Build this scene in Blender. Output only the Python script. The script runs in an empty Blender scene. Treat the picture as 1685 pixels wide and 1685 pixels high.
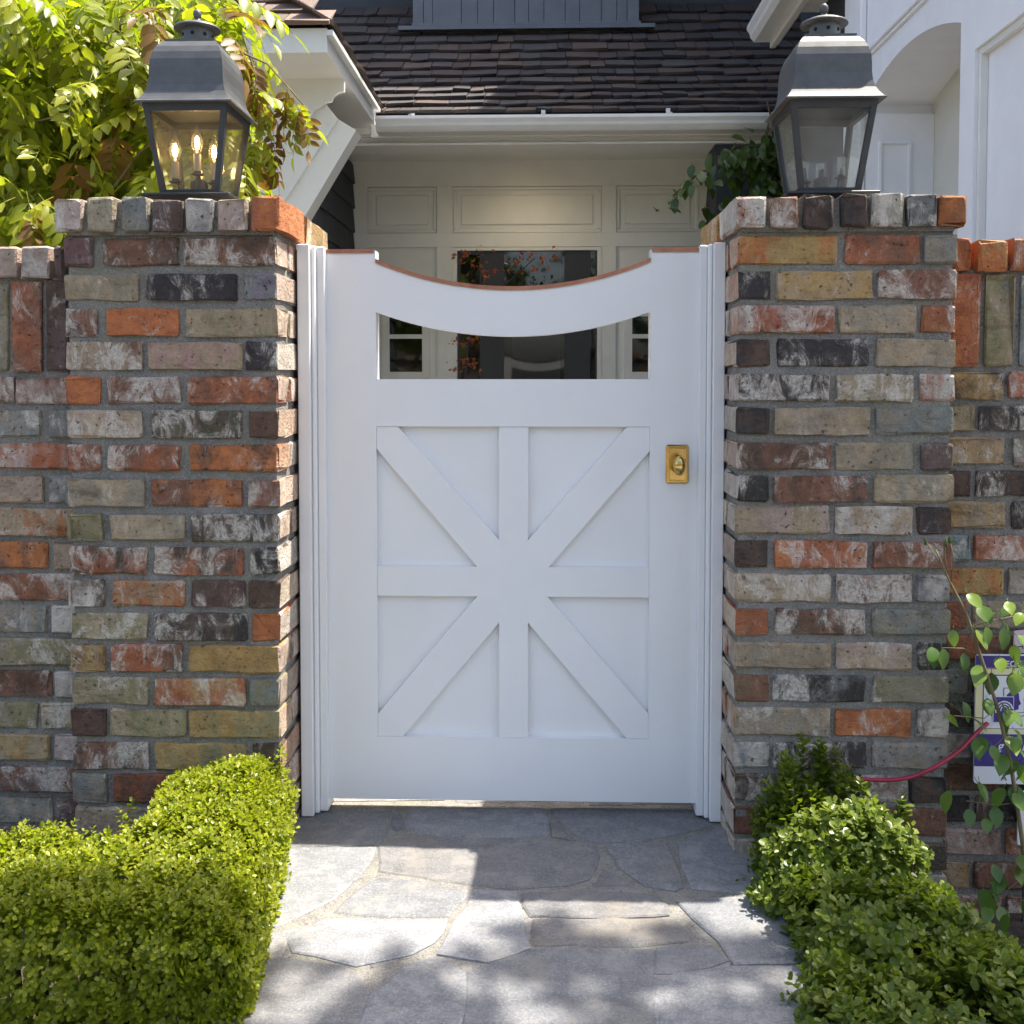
import bpy, math, random
import numpy as np
from mathutils import Vector, Matrix, Euler, noise as mnoise

# ------------------------------------------------------------------ camera, sky, sun, exposure
SC = bpy.context.scene
COL = SC.collection
FPX, PPX, PPY = 1690.0, 842.5, 693.0            # focal length and principal point, photo pixels (1685 wide)
CAM = Vector((0.0, -2.1125, 0.986))
ROT = Euler((math.radians(90 - 2.3), 0, math.radians(1.8)), 'XYZ').to_matrix()
cam_data = bpy.data.cameras.new('camera')
cam_data.sensor_width = 36.0
cam_data.lens = 36.0 * FPX / 1685.0
cam_data.shift_y = -(842.5 - PPY) / 1685.0
cam_data.clip_start = 0.02
cam_data.clip_end = 500.0
cam = bpy.data.objects.new('camera', cam_data)
COL.objects.link(cam)
cam.location = CAM
cam.rotation_euler = ROT.to_euler()
SC.camera = cam

SUN = Vector((0.39, 0.142, 1.0)).normalized()   # towards the sun: high, from the right and a little behind the gate
ELEV = math.asin(SUN.z)
world = bpy.data.worlds.new('World')
SC.world = world
world.use_nodes = True
wn = world.node_tree
bg = wn.nodes['Background']
sky = wn.nodes.new('ShaderNodeTexSky')
sky.sky_type = 'NISHITA'
sky.sun_disc = False
sky.sun_elevation = ELEV
sky.sun_rotation = math.atan2(SUN.x, SUN.y)
sky.air_density = 1.0
sky.dust_density = 5.0
sky.ozone_density = 0.3
wn.links.new(sky.outputs[0], bg.inputs[0])
bg.inputs[1].default_value = 0.15
sd = bpy.data.lights.new('sun', 'SUN')
sd.energy = 4.3
sd.angle = math.radians(0.53)
sd.color = (1.0, 0.93, 0.82)
sun = bpy.data.objects.new('sun', sd)
COL.objects.link(sun)
sun.location = (6, 3, 14)
sun.rotation_euler = SUN.to_track_quat('Z', 'Y').to_euler()
SC.view_settings.view_transform = 'Standard'
SC.view_settings.look = 'None'
SC.view_settings.gamma = 1.0
SC.view_settings.exposure = 1.6
SC.render.engine = 'CYCLES'
SC.cycles.use_denoising = True
SC.cycles.max_bounces = 5
SC.cycles.diffuse_bounces = 3
SC.cycles.glossy_bounces = 3
SC.cycles.transmission_bounces = 4
SC.cycles.transparent_max_bounces = 12
SC.cycles.use_adaptive_sampling = True
SC.cycles.adaptive_threshold = 0.025
SC.cycles.caustics_reflective = False
SC.cycles.caustics_refractive = False
SC.cycles.sample_clamp_indirect = 8.0

rnd = random.Random(7)

# ------------------------------------------------------------------ measuring: photo pixel -> point on a plane of the place
def ray(px, py):
    return ROT @ Vector(((px - PPX) / FPX, -(py - PPY) / FPX, -1.0))
def at(px, py, Y):
    d = ray(px, py); return CAM + d * ((Y - CAM.y) / d.y)
def atx(px, py, X):
    d = ray(px, py); return CAM + d * ((X - CAM.x) / d.x)
def atz(px, py, Z=0.0):
    d = ray(px, py); return CAM + d * ((Z - CAM.z) / d.z)

# ------------------------------------------------------------------ mesh and object helpers
WLOC = {}
class MB:
    def __init__(s): s.v = []; s.f = []
    def add(s, vs, fs):
        n = len(s.v); s.v += [tuple(p) for p in vs]; s.f += [tuple(i + n for i in f) for f in fs]; return s
    def box(s, x0, x1, y0, y1, z0, z1):
        return s.add([(x0,y0,z0),(x1,y0,z0),(x1,y1,z0),(x0,y1,z0),(x0,y0,z1),(x1,y0,z1),(x1,y1,z1),(x0,y1,z1)],
                     [(3,2,1,0),(4,5,6,7),(0,1,5,4),(1,2,6,5),(2,3,7,6),(3,0,4,7)])
    def cbox(s, x0, x1, y0, y1, z0, z1, c):
        """box with chamfered edges"""
        vs = []; idx = {}
        for ix, (xa, xs) in enumerate(((x0,1),(x1,-1))):
            for iy, (ya, ys) in enumerate(((y0,1),(y1,-1))):
                for iz, (za, zs) in enumerate(((z0,1),(z1,-1))):
                    for ax in range(3):
                        p = [xa + xs*c, ya + ys*c, za + zs*c]
                        p[ax] = (xa, ya, za)[ax]
                        idx[(ix,iy,iz,ax)] = len(vs); vs.append(p)
        fs = []
        I = lambda a, b, c_, ax: idx[(a,b,c_,ax)]
        for v in (0,1):
            q = [I(v,0,0,0), I(v,1,0,0), I(v,1,1,0), I(v,0,1,0)]; fs.append(q if v else q[::-1])
            q = [I(0,v,0,1), I(1,v,0,1), I(1,v,1,1), I(0,v,1,1)]; fs.append(q[::-1] if v else q)
            q = [I(0,0,v,2), I(1,0,v,2), I(1,1,v,2), I(0,1,v,2)]; fs.append(q if v else q[::-1])
        for a in (0,1):
            for b in (0,1):
                q = [I(0,a,b,1), I(1,a,b,1), I(1,a,b,2), I(0,a,b,2)]; fs.append(q if a == b else q[::-1])
                q = [I(a,0,b,2), I(a,1,b,2), I(a,1,b,0), I(a,0,b,0)]; fs.append(q if a == b else q[::-1])
                q = [I(a,b,0,0), I(a,b,1,0), I(a,b,1,1), I(a,b,0,1)]; fs.append(q if a == b else q[::-1])
                for c_ in (0,1):
                    q = [I(a,b,c_,0), I(a,b,c_,1), I(a,b,c_,2)]
                    fs.append(q if (a+b+c_) % 2 == 0 else q[::-1])
        return s.add(vs, fs)
    def prism(s, poly, lo, hi, axis='y'):
        """polygon in the plane across axis, extruded from lo to hi"""
        def P(a, b, t): return {'y': (a, t, b), 'z': (a, b, t), 'x': (t, a, b)}[axis]
        n = len(poly)
        vs = [P(a, b, lo) for a, b in poly] + [P(a, b, hi) for a, b in poly]
        fs = [tuple(range(n)), tuple(range(2*n-1, n-1, -1))]
        for i in range(n):
            j = (i+1) % n; fs.append((i, n+i, n+j, j))
        return s.add(vs, fs)
    def tube(s, pts, rad, n=8, cap=True):
        pts = [Vector(p) for p in pts]
        if not hasattr(rad, '__len__'): rad = [rad]*len(pts)
        prev = None; vs = []; fs = []
        for i, p in enumerate(pts):
            t = (pts[min(i+1, len(pts)-1)] - pts[max(i-1, 0)]).normalized()
            if prev is None:
                u = t.orthogonal().normalized()
            else:
                u = (prev - t*prev.dot(t)).normalized()
            prev = u; w = t.cross(u)
            for k in range(n):
                a = 2*math.pi*k/n
                vs.append(p + (u*math.cos(a) + w*math.sin(a))*rad[i])
        for i in range(len(pts)-1):
            for k in range(n):
                fs.append((i*n+k, i*n+(k+1)%n, (i+1)*n+(k+1)%n, (i+1)*n+k))
        if cap:
            fs.append(tuple(range(n-1, -1, -1))); m = (len(pts)-1)*n; fs.append(tuple(range(m, m+n)))
        return s.add(vs, fs)
    def lathe(s, prof, c=(0,0,0), n=24):
        vs = []; fs = []
        for r, z in prof:
            for k in range(n):
                a = 2*math.pi*k/n; vs.append((c[0]+r*math.cos(a), c[1]+r*math.sin(a), c[2]+z))
        for i in range(len(prof)-1):
            for k in range(n):
                fs.append((i*n+k, i*n+(k+1)%n, (i+1)*n+(k+1)%n, (i+1)*n+k))
        fs.append(tuple(range(n-1,-1,-1))); m = (len(prof)-1)*n; fs.append(tuple(range(m, m+n)))
        return s.add(vs, fs)
    def beam(s, a, b, w, h, up=(0,0,1)):
        """square bar from a to b, w across, h along up"""
        a = Vector(a); b = Vector(b); t = (b-a).normalized(); up = Vector(up)
        x = t.cross(up).normalized()*(w/2); y = x.cross(t).normalized()*(h/2)
        return s.add([a-x-y, a+x-y, a+x+y, a-x+y, b-x-y, b+x-y, b+x+y, b-x+y],
                     [(3,2,1,0),(4,5,6,7),(0,1,5,4),(1,2,6,5),(2,3,7,6),(3,0,4,7)])
    def build(s, name, mat, parent=None, smooth=False, origin=None):
        V = np.array(s.v, dtype=float)
        if origin is None:
            lo, hi = V.min(0), V.max(0); origin = ((lo[0]+hi[0])/2, (lo[1]+hi[1])/2, lo[2])
        origin = Vector(origin)
        me = bpy.data.meshes.new(name)
        me.from_pydata([tuple(p) for p in (V - np.array(origin))], [], s.f)
        me.validate()
        if smooth:
            me.polygons.foreach_set('use_smooth', [True]*len(me.polygons))
        me.materials.append(mat); me.update()
        return link(name, me, parent, origin)
def link(name, me, parent=None, wloc=(0,0,0)):
    o = bpy.data.objects.new(name, me); COL.objects.link(o)
    wloc = Vector(wloc); WLOC[o] = wloc
    if parent is not None:
        o.parent = parent; o.location = wloc - WLOC[parent]
    else:
        o.location = wloc
    return o
def tag(o, label=None, cat=None, group=None, kind=None):
    if label: o['label'] = label
    if cat: o['category'] = cat
    if group: o['group'] = group
    if kind: o['kind'] = kind
    return o
def thing(name, label, cat, loc, group=None):
    return tag(link(name, None, None, loc), label, cat, group)
def recalc(o):
    import bmesh
    bm = bmesh.new(); bm.from_mesh(o.data); bmesh.ops.recalc_face_normals(bm, faces=bm.faces); bm.to_mesh(o.data); bm.free()
    return o
def np_mesh(name, V, F, mat):
    """V (n,3), F (m,k) arrays"""
    me = bpy.data.meshes.new(name)
    k = F.shape[1]
    me.vertices.add(len(V)); me.vertices.foreach_set('co', V.astype(np.float32).ravel())
    me.loops.add(F.size); me.loops.foreach_set('vertex_index', F.astype(np.int32).ravel())
    me.polygons.add(len(F)); me.polygons.foreach_set('loop_start', np.arange(0, F.size, k, dtype=np.int32))
    me.polygons.foreach_set('loop_total', np.full(len(F), k, dtype=np.int32))
    me.materials.append(mat); me.update(calc_edges=True)
    return me

# ------------------------------------------------------------------ materials
class NT:
    def __init__(s, name):
        s.m = bpy.data.materials.new(name); s.m.use_nodes = True
        s.t = s.m.node_tree; s.p = s.t.nodes['Principled BSDF']; s.out = s.t.nodes['Material Output']
    def n(s, kind, **kw):
        nd = s.t.nodes.new('ShaderNode' + kind)
        for k, v in kw.items():
            if k.startswith('_'): nd.inputs[int(k[1:])].default_value = v
            else: setattr(nd, k, v)
        return nd
    def l(s, a, b): s.t.links.new(a, b)
    def coords(s, scale=(1,1,1), rand=True):
        tc = s.n('TexCoord'); src = tc.outputs['Object']
        if rand:
            oi = s.n('ObjectInfo'); ml = s.n('Math', operation='MULTIPLY'); s.l(oi.outputs['Random'], ml.inputs[0]); ml.inputs[1].default_value = 97.0
            ad = s.n('VectorMath', operation='ADD'); s.l(src, ad.inputs[0]); s.l(ml.outputs[0], ad.inputs[1]); src = ad.outputs[0]
        mp = s.n('Mapping'); mp.inputs['Scale'].default_value = scale; s.l(src, mp.inputs['Vector'])
        return mp.outputs[0]
    def noise(s, co, scale, detail=4, rough=.55, dist=0):
        nd = s.n('TexNoise'); nd.inputs['Scale'].default_value = scale; nd.inputs['Detail'].default_value = detail
        nd.inputs['Roughness'].default_value = rough; nd.inputs['Distortion'].default_value = dist
        s.l(co, nd.inputs['Vector']); return nd.outputs['Fac']
    def ramp(s, fac, a, b, ca=(0,0,0,1), cb=(1,1,1,1)):
        r = s.n('ValToRGB'); e = r.color_ramp.elements
        e[0].position = a; e[1].position = b; e[0].color = ca; e[1].color = cb
        s.l(fac, r.inputs[0]); return r.outputs[0]
    def mix(s, fac, a, b, blend='MIX'):
        m = s.n('Mix', data_type='RGBA', blend_type=blend)
        for val, sock in ((fac, m.inputs['Factor']), (a, m.inputs[6]), (b, m.inputs[7])):
            if hasattr(val, 'is_output'): s.l(val, sock)
            else: sock.default_value = val if not isinstance(val, tuple) else (val + (1,) if len(val) == 3 else val)
        return m.outputs[2]
    def math(s, op, a, b=0.0, clamp=False):
        m = s.n('Math', operation=op); m.use_clamp = clamp
        for val, sock in ((a, m.inputs[0]), (b, m.inputs[1])):
            if hasattr(val, 'is_output'): s.l(val, sock)
            else: sock.default_value = val
        return m.outputs[0]
    def bump(s, h, strength, dist):
        b = s.n('Bump'); b.inputs['Strength'].default_value = strength; b.inputs['Distance'].default_value = dist
        s.l(h, b.inputs['Height']); s.l(b.outputs[0], s.p.inputs['Normal']); return b
    def color(s, c):
        if hasattr(c, 'is_output'): s.l(c, s.p.inputs['Base Color'])
        else: s.p.inputs['Base Color'].default_value = tuple(c) + (1,)
    def rough(s, r):
        if hasattr(r, 'is_output'): s.l(r, s.p.inputs['Roughness'])
        else: s.p.inputs['Roughness'].default_value = r

def paint(name, c, rough=.4, bump=.12, var=.05, scale=9, grain=False):
    t = NT(name); co = t.coords((1,1,1), True)
    a = t.noise(co, scale, 5); b = t.noise(co, 160, 2)
    dark = tuple(x*(1-2*var) for x in c)
    t.color(t.mix(t.ramp(a, .3, .7), dark, c)); t.rough(rough)
    h = t.math('ADD', t.math('MULTIPLY', t.noise(co, 24, 3), .8), t.math('MULTIPLY', b, .2))
    if grain: h = t.math('ADD', h, t.math('MULTIPLY', t.noise(t.coords((1,1,.04)), 130, 3, .6), .5))
    t.bump(h, bump, .002); return t.m
def metal(name, c, rough, metallic=1.0, var=.25, bump=.1):
    t = NT(name); co = t.coords(); a = t.noise(co, 30, 6, .65)
    t.color(t.mix(t.ramp(a, .35, .7), tuple(x*(1-var) for x in c), c))
    t.p.inputs['Metallic'].default_value = metallic
    t.rough(t.math('ADD', t.math('MULTIPLY', a, .25), rough - .12)); t.bump(a, bump, .001); return t.m
def brick_mat():
    t = NT('old_brick'); oi = t.n('ObjectInfo')
    co = t.coords((1,1,1)); band = t.coords((1,1,.3)); sm = t.coords((1,1,.6)); lay = t.coords((.5,1,1.6))
    at2 = t.n('Attribute'); at2.attribute_type = 'OBJECT'; at2.attribute_name = 'burn'
    base = oi.outputs['Color']
    # firing: bands and clouds of the second colour
    f = t.math('ADD', t.math('MULTIPLY', t.noise(band, 14, 5, .65, .8), .6), t.math('MULTIPLY', t.noise(co, 26, 5, .65), .4))
    c = t.mix(t.ramp(f, .45, .58), base, at2.outputs['Color'])
    sd_ = t.n('Attribute'); sd_.attribute_type = 'OBJECT'; sd_.attribute_name = 'end'
    ge = t.n('NewGeometry'); sp = t.n('SeparateXYZ'); t.l(ge.outputs['True Normal'], sp.inputs[0])
    c = t.mix(t.math('MULTIPLY', t.math('GREATER_THAN', t.math('ABSOLUTE', sp.outputs[0]), .8), .9), c, sd_.outputs['Color'])      # gate-side faces: paler clay, plus sunlit brightness put into the colour
    # soot and weather stains with hard and soft edges
    c = t.mix(t.math('MULTIPLY', t.ramp(t.noise(co, 30, 5, .78), .40, .66), .60), c, t.mix(1.0, c, (.42,.375,.33), 'MULTIPLY'))
    c = t.mix(t.math('MULTIPLY', t.ramp(t.noise(lay, 17, 5, .75, .5), .57, .66), .5), c, t.mix(1.0, c, (.34,.29,.25), 'MULTIPLY'))
    c = t.mix(t.math('MULTIPLY', t.ramp(t.noise(co, 46, 5, .7), .60, .70), .55), c, t.mix(1.0, c, (1.7,1.55,1.35), 'MULTIPLY'))
    # old lime: broken dabs and thin scrapes, amount is the object's alpha
    w = t.math('ADD', t.math('MULTIPLY', t.noise(sm, 24, 5, .8, .9), .62), t.math('MULTIPLY', t.noise(co, 9, 3, .6), .38))
    w = t.math('ADD', w, t.math('MULTIPLY', oi.outputs['Alpha'], .255))
    wm = t.math('MULTIPLY', t.ramp(w, .645, .71), t.ramp(t.noise(co, 120, 4, .7), .30, .62))
    c = t.mix(t.math('MULTIPLY', t.ramp(w, .60, .70), .30), c, (.47,.42,.35))
    c = t.mix(t.math('MULTIPLY', wm, .85), c, (.60,.555,.49))
    pit = t.ramp(t.noise(co, 120, 3, .55), .66, .71)
    c = t.mix(t.math('MULTIPLY', pit, .75), c, (.02,.017,.014))
    t.color(c); t.rough(.9)
    h = t.math('ADD', t.math('MULTIPLY', t.noise(co, 26, 4, .72), .75), t.math('MULTIPLY', t.noise(co, 150, 3, .7), .36))
    h = t.math('ADD', h, t.math('MULTIPLY', wm, .10)); h = t.math('SUBTRACT', h, t.math('MULTIPLY', pit, .5))
    t.bump(h, 1.0, .009); return t.m
def mortar_mat(name='lime_mortar', k=1.0):
    t = NT(name); co = t.coords(rand=False)
    a = t.noise(co, 22, 6, .6); b = t.noise(co, 260, 3, .6)
    c = t.mix(t.ramp(a, .3, .7), (.15*k,.145*k,.135*k), (.27*k,.255*k,.228*k))
    c = t.mix(t.math('MULTIPLY', t.ramp(t.noise(co, 7, 3), .5, .7), .5), c, (.20,.20,.13))
    c = t.mix(t.math('MULTIPLY', t.ramp(b, .52, .66), .5), c, (.40,.375,.34))
    c = t.mix(t.math('MULTIPLY', t.ramp(t.noise(co, 150, 3, .6), .60, .68), .7), c, (.05,.048,.044))
    t.color(c); t.rough(.95); t.bump(t.math('ADD', t.math('MULTIPLY', t.noise(co, 60, 5), .6), t.math('MULTIPLY', b, .5)), 1.0, .009)
    return t.m
def stone_mat():
    t = NT('flagstone'); oi = t.n('ObjectInfo'); co = t.coords(); st = t.coords((1,2.6,1))
    a = t.noise(st, 9, 6, .62, .4); b = t.noise(co, 95, 4, .7); g = t.noise(co, 240, 3, .7)
    c = t.mix(t.ramp(a, .3, .72), (.125,.13,.136), (.225,.224,.222))
    c = t.mix(t.math('MULTIPLY', t.ramp(b, .42, .62), .62), c, (.135,.135,.138))
    c = t.mix(t.math('MULTIPLY', t.ramp(g, .5, .62), .5), c, (.34,.33,.31))
    c = t.mix(t.math('MULTIPLY', t.ramp(t.noise(co, 24, 6, .7), .5, .62), .5), c, (.30,.29,.27))
    c = t.mix(t.math('MULTIPLY', t.ramp(t.noise(co, 6, 5, .65), .54, .68), .45), c, (.23,.20,.155))
    c = t.mix(t.math('MULTIPLY', t.ramp(t.noise(co, 11, 6, .7), .60, .68), .5), c, (.085,.085,.088))
    c = t.mix(1.0, c, oi.outputs['Color'], 'MULTIPLY')
    t.color(c); t.rough(.78)
    h = t.math('ADD', t.math('MULTIPLY', a, .7), t.math('ADD', t.math('MULTIPLY', b, .25), t.math('MULTIPLY', g, .1)))
    t.bump(h, .75, .008); return t.m
def leaf_mat(name, c0, c1, trans=.45, gloss=.35, use_obj=False, spec=.4):
    """leaf: diffuse + light through the blade; each leaf its own tint"""
    t = NT(name); geo = t.n('NewGeometry'); r = geo.outputs['Random Per Island']
    if use_obj:
        oi = t.n('ObjectInfo'); base = oi.outputs['Color']
        col = t.mix(r, t.mix(1.0, base, (.72,.78,.7), 'MULTIPLY'), base)
        co = t.coords(); col = t.mix(t.math('MULTIPLY', t.ramp(t.noise(co, 55, 3), .5, .75), .3), col, t.mix(1.0, col, (1.25,1.1,.6), 'MULTIPLY'))
    else:
        col = t.mix(r, c0, c1)
    t.color(col); t.rough(gloss); t.p.inputs['Specular IOR Level'].default_value = spec
    tr = t.n('BsdfTranslucent'); t.l(t.mix(1.0, col, (1.35,1.5,.55), 'MULTIPLY'), tr.inputs['Color'])
    mx = t.n('MixShader'); mx.inputs[0].default_value = trans
    t.l(t.p.outputs[0], mx.inputs[1]); t.l(tr.outputs[0], mx.inputs[2]); t.l(mx.outputs[0], t.out.inputs[0])
    return t.m
def obj_color_mat(name, rough=.8, scale=(1,1,1), amp=.5, bump=.5, dist=.004, nsc=40):
    t = NT(name); oi = t.n('ObjectInfo'); co = t.coords(scale); a = t.noise(co, nsc, 5, .65)
    t.color(t.mix(t.math('MULTIPLY', t.ramp(a, .3, .75), amp), oi.outputs['Color'], t.mix(1.0, oi.outputs['Color'], (.35,.33,.32), 'MULTIPLY')))
    t.rough(rough); t.bump(a, bump, dist); return t.m
def glass_mat(name, haze=.08, tint=(.96,.98,.96), hazec=(.7,.7,.65), refl=.04):
    """thin old pane: mostly see-through, mirror by angle, a film of dust"""
    t = NT(name); tr = t.n('BsdfTransparent'); tr.inputs[0].default_value = tint + (1,)
    gl = t.n('BsdfGlossy'); gl.inputs['Roughness'].default_value = .03
    ge = t.n('NewGeometry'); dt = t.n('VectorMath', operation='DOT_PRODUCT'); t.l(ge.outputs['Incoming'], dt.inputs[0]); t.l(ge.outputs['Normal'], dt.inputs[1])
    fz = t.math('ADD', t.math('MULTIPLY', t.math('POWER', t.math('SUBTRACT', 1.0, t.math('ABSOLUTE', dt.outputs['Value']), True), 5.0), .92), refl)      # mirror grows towards grazing
    m1 = t.n('MixShader'); t.l(fz, m1.inputs[0]); t.l(tr.outputs[0], m1.inputs[1]); t.l(gl.outputs[0], m1.inputs[2])
    df = t.n('BsdfDiffuse'); df.inputs[0].default_value = hazec + (1,)
    tl = t.n('BsdfTranslucent'); tl.inputs[0].default_value = hazec + (1,)
    dd = t.n('MixShader'); dd.inputs[0].default_value = .5; t.l(df.outputs[0], dd.inputs[1]); t.l(tl.outputs[0], dd.inputs[2])
    co = t.coords(); a = t.ramp(t.noise(co, 20, 5, .7), .35, .8)
    m2 = t.n('MixShader'); t.l(t.math('ADD', t.math('MULTIPLY', a, haze), haze*.5), m2.inputs[0])
    t.l(m1.outputs[0], m2.inputs[1]); t.l(dd.outputs[0], m2.inputs[2]); t.l(m2.outputs[0], t.out.inputs[0]); return t.m
def emit_mat(name, c, s):
    t = NT(name); e = t.n('Emission'); e.inputs[0].default_value = c + (1,); e.inputs[1].default_value = s
    t.l(e.outputs[0], t.out.inputs[0]); return t.m
def plain(name, c, rough=.6):
    t = NT(name); t.color(c); t.rough(rough); return t.m
def soil_mat():
    t = NT('bark_soil'); co = t.coords(rand=False); a = t.noise(co, 30, 7, .7)
    t.color(t.mix(t.ramp(a, .35, .7), (.025,.02,.016), (.11,.085,.06))); t.rough(.95); t.bump(a, 1, .02); return t.m

M = dict(
    white=paint('white_gate_paint', (.80,.80,.80), .33, .16, .02, 5, True),
    trim=paint('white_trim_paint', (.76,.76,.73), .45, .1, .03),
    cream=paint('porch_paint', (.78,.78,.72), .45, .1, .03),
    wing=paint('wing_stucco_paint', (.83,.84,.87), .6, .15, .03),
    niche=paint('niche_shade_paint', (.62,.61,.55), .6, .12, .03),  # niche back: its shade is put into this duller greenish grey
    navy=paint('navy_shingle_paint', (.035,.043,.052), .7, .5, .15),
    slate=paint('slate_board_paint', (.115,.135,.16), .6, .4, .1),
    gutter=paint('gutter_enamel', (.72,.73,.72), .35, .05, .03),
    deck=paint('roof_deck', (.03,.025,.022), .9, .3, .1),
    brick=brick_mat(), mortar=mortar_mat(), joint=mortar_mat('path_mortar', 1.0), court=mortar_mat('bounce_paving', 1.9), stone=stone_mat(),
    copper=metal('copper', (.52,.235,.16), .38, 1, .3),
    brass=metal('polished_brass', (.62,.44,.16), .14, 1, .1, .02),
    zinc=metal('aged_zinc', (.10,.104,.107), .46, .15, .3, .12),
    zincdark=metal('blackened_frame', (.045,.05,.055), .5, .3, .3, .1),
    glass=glass_mat('lantern_glass', .06, (.97,.985,.975), (.80,.83,.80)), charcoal=paint('charcoal_door_paint', (.03,.032,.035), .5, .2, .1), doorglass=glass_mat('door_glass', .01, (.6,.64,.66), (.4,.4,.4), .07),
    glasswarm=glass_mat('warm_glow_lantern_glass', .03, (.97,.95,.88), (.72,.66,.52)),  # dusty panes of the lit lantern, bulb glow put into the warm tint
    bulb=glass_mat('bulb_glass', .03), sleeve=plain('candle_sleeve', (.35,.31,.26), .5), clear=glass_mat('clear_sleeve', .2),
    filament=emit_mat('lit_filament', (1.0, .62, .24), 30.0), porchlamp=emit_mat('lit_porch_lamp', (1.0,.78,.48), 6.0),
    hole=plain('vent_dark', (.006,.006,.006), .9),
    shingle=obj_color_mat('cedar_shake', .85, (1,.25,1), .6, .8, .006, 30),
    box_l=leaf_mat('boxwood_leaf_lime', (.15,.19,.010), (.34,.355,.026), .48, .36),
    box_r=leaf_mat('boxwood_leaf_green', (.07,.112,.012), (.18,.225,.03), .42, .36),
    wis=leaf_mat('wisteria_leaf', None, None, .5, .4, True),
    vine=leaf_mat('vine_leaf', None, None, .35, .35, True), rose=leaf_mat('rose_leaf', None, None, .3, .3, True),
    maple=leaf_mat('maple_leaf', (.20,.04,.02), (.40,.12,.05), .45, .4), tree=leaf_mat('tree_leaf', (.04,.075,.015), (.09,.13,.03), .35, .4),
    bark=obj_color_mat('bark', .9, (1,1,.3), .6, .8, .008, 40), soil=soil_mat(),
    purple=plain('purple_print', (.045,.03,.20), .4), signwhite=plain('sign_white', (.70,.71,.76), .35), signcream=plain('sign_cream', (.72,.66,.42), .4),
    ink=plain('black_ink', (.015,.015,.02), .5), pink=plain('pink_paper', (.55,.42,.48), .7),
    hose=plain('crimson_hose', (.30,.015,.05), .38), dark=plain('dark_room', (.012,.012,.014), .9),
    curtain=paint('curtain', (.32,.33,.33), .9, .3, .1),
)

# ------------------------------------------------------------------ ground and path
g = MB().box(-60, 60, -60, 60, -1.0, -0.16).build('ground', M['soil'], origin=(0,0,-.16)); tag(g, 'dark bark mulch and soil under the hedges and beyond', 'ground', kind='structure')
path = MB().box(-.60, .47, -.53, 4.9, -.155, -.0022).build('path', M['joint'], origin=(0,0,0)); tag(path, 'grey flagstone path running under the white gate', 'path', kind='structure')
court = MB().box(-3.4, 1.40, .42, 4.95, -.159, -.02).build('bounce_court', M['court'], origin=(0,2.5,0)); tag(court, 'unseen pale paving added behind the gate to bounce light onto wing and porch', 'bounce_court', kind='structure')  # unseen pale paving, added to bounce sun onto the wing and porch
front = MB().box(-6, 6, -9, -.75, -.159, -.13).build('pavement', M['mortar'], origin=(0,-3,-.15)); tag(front, 'concrete pavement in front of the step', 'pavement', kind='structure')

def flag(poly, seed):
    """one irregular stone: outline on the ground, wavy edge, rounded arris"""
    r = random.Random(seed)
    c = Vector((sum(p[0] for p in poly)/len(poly), sum(p[1] for p in poly)/len(poly)))
    pts = []
    for i in range(len(poly)):
        a = Vector(poly[i]); b = Vector(poly[(i+1) % len(poly)]); n = max(1, int((b-a).length/.035))
        for k in range(n):
            p = a.lerp(b, k/n)
            q = p + Vector((mnoise.noise(Vector((p.x*22, p.y*22, seed))), mnoise.noise(Vector((p.x*22, p.y*22, seed+9))))) * .007
            pts.append(q)
    m = MB(); n = len(pts); z0 = r.uniform(-.0005, .0015)
    tx, ty = r.uniform(-.006,.006), r.uniform(-.006,.006)
    H = lambda p: z0 + (p.x-c.x)*tx + (p.y-c.y)*ty
    def ring(d, dz):
        out = []
        for p in pts:
            q = p + (c-p).normalized()*d; out.append((q.x, q.y, H(q)+dz))
        return out
    vs = ring(-.0075, -.012) + ring(-.0065, -.0014) + ring(-.001, .0008)
    fs = []
    for k in range(2):
        for i in range(n):
            j = (i+1) % n; fs.append((k*n+i, k*n+j, (k+1)*n+j, (k+1)*n+i))
    fs.append(tuple(range(2*n, 3*n)))
    m.add(vs, fs)
    o = recalc(m.build('flagstone', M['stone'], path, origin=(c.x, c.y, 0)))
    v = r.uniform(.72, 1.06); w_ = r.uniform(-.045,.045); o.color = (v*(1+w_), v, v*(1-w_*1.1+.02), 1)
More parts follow.
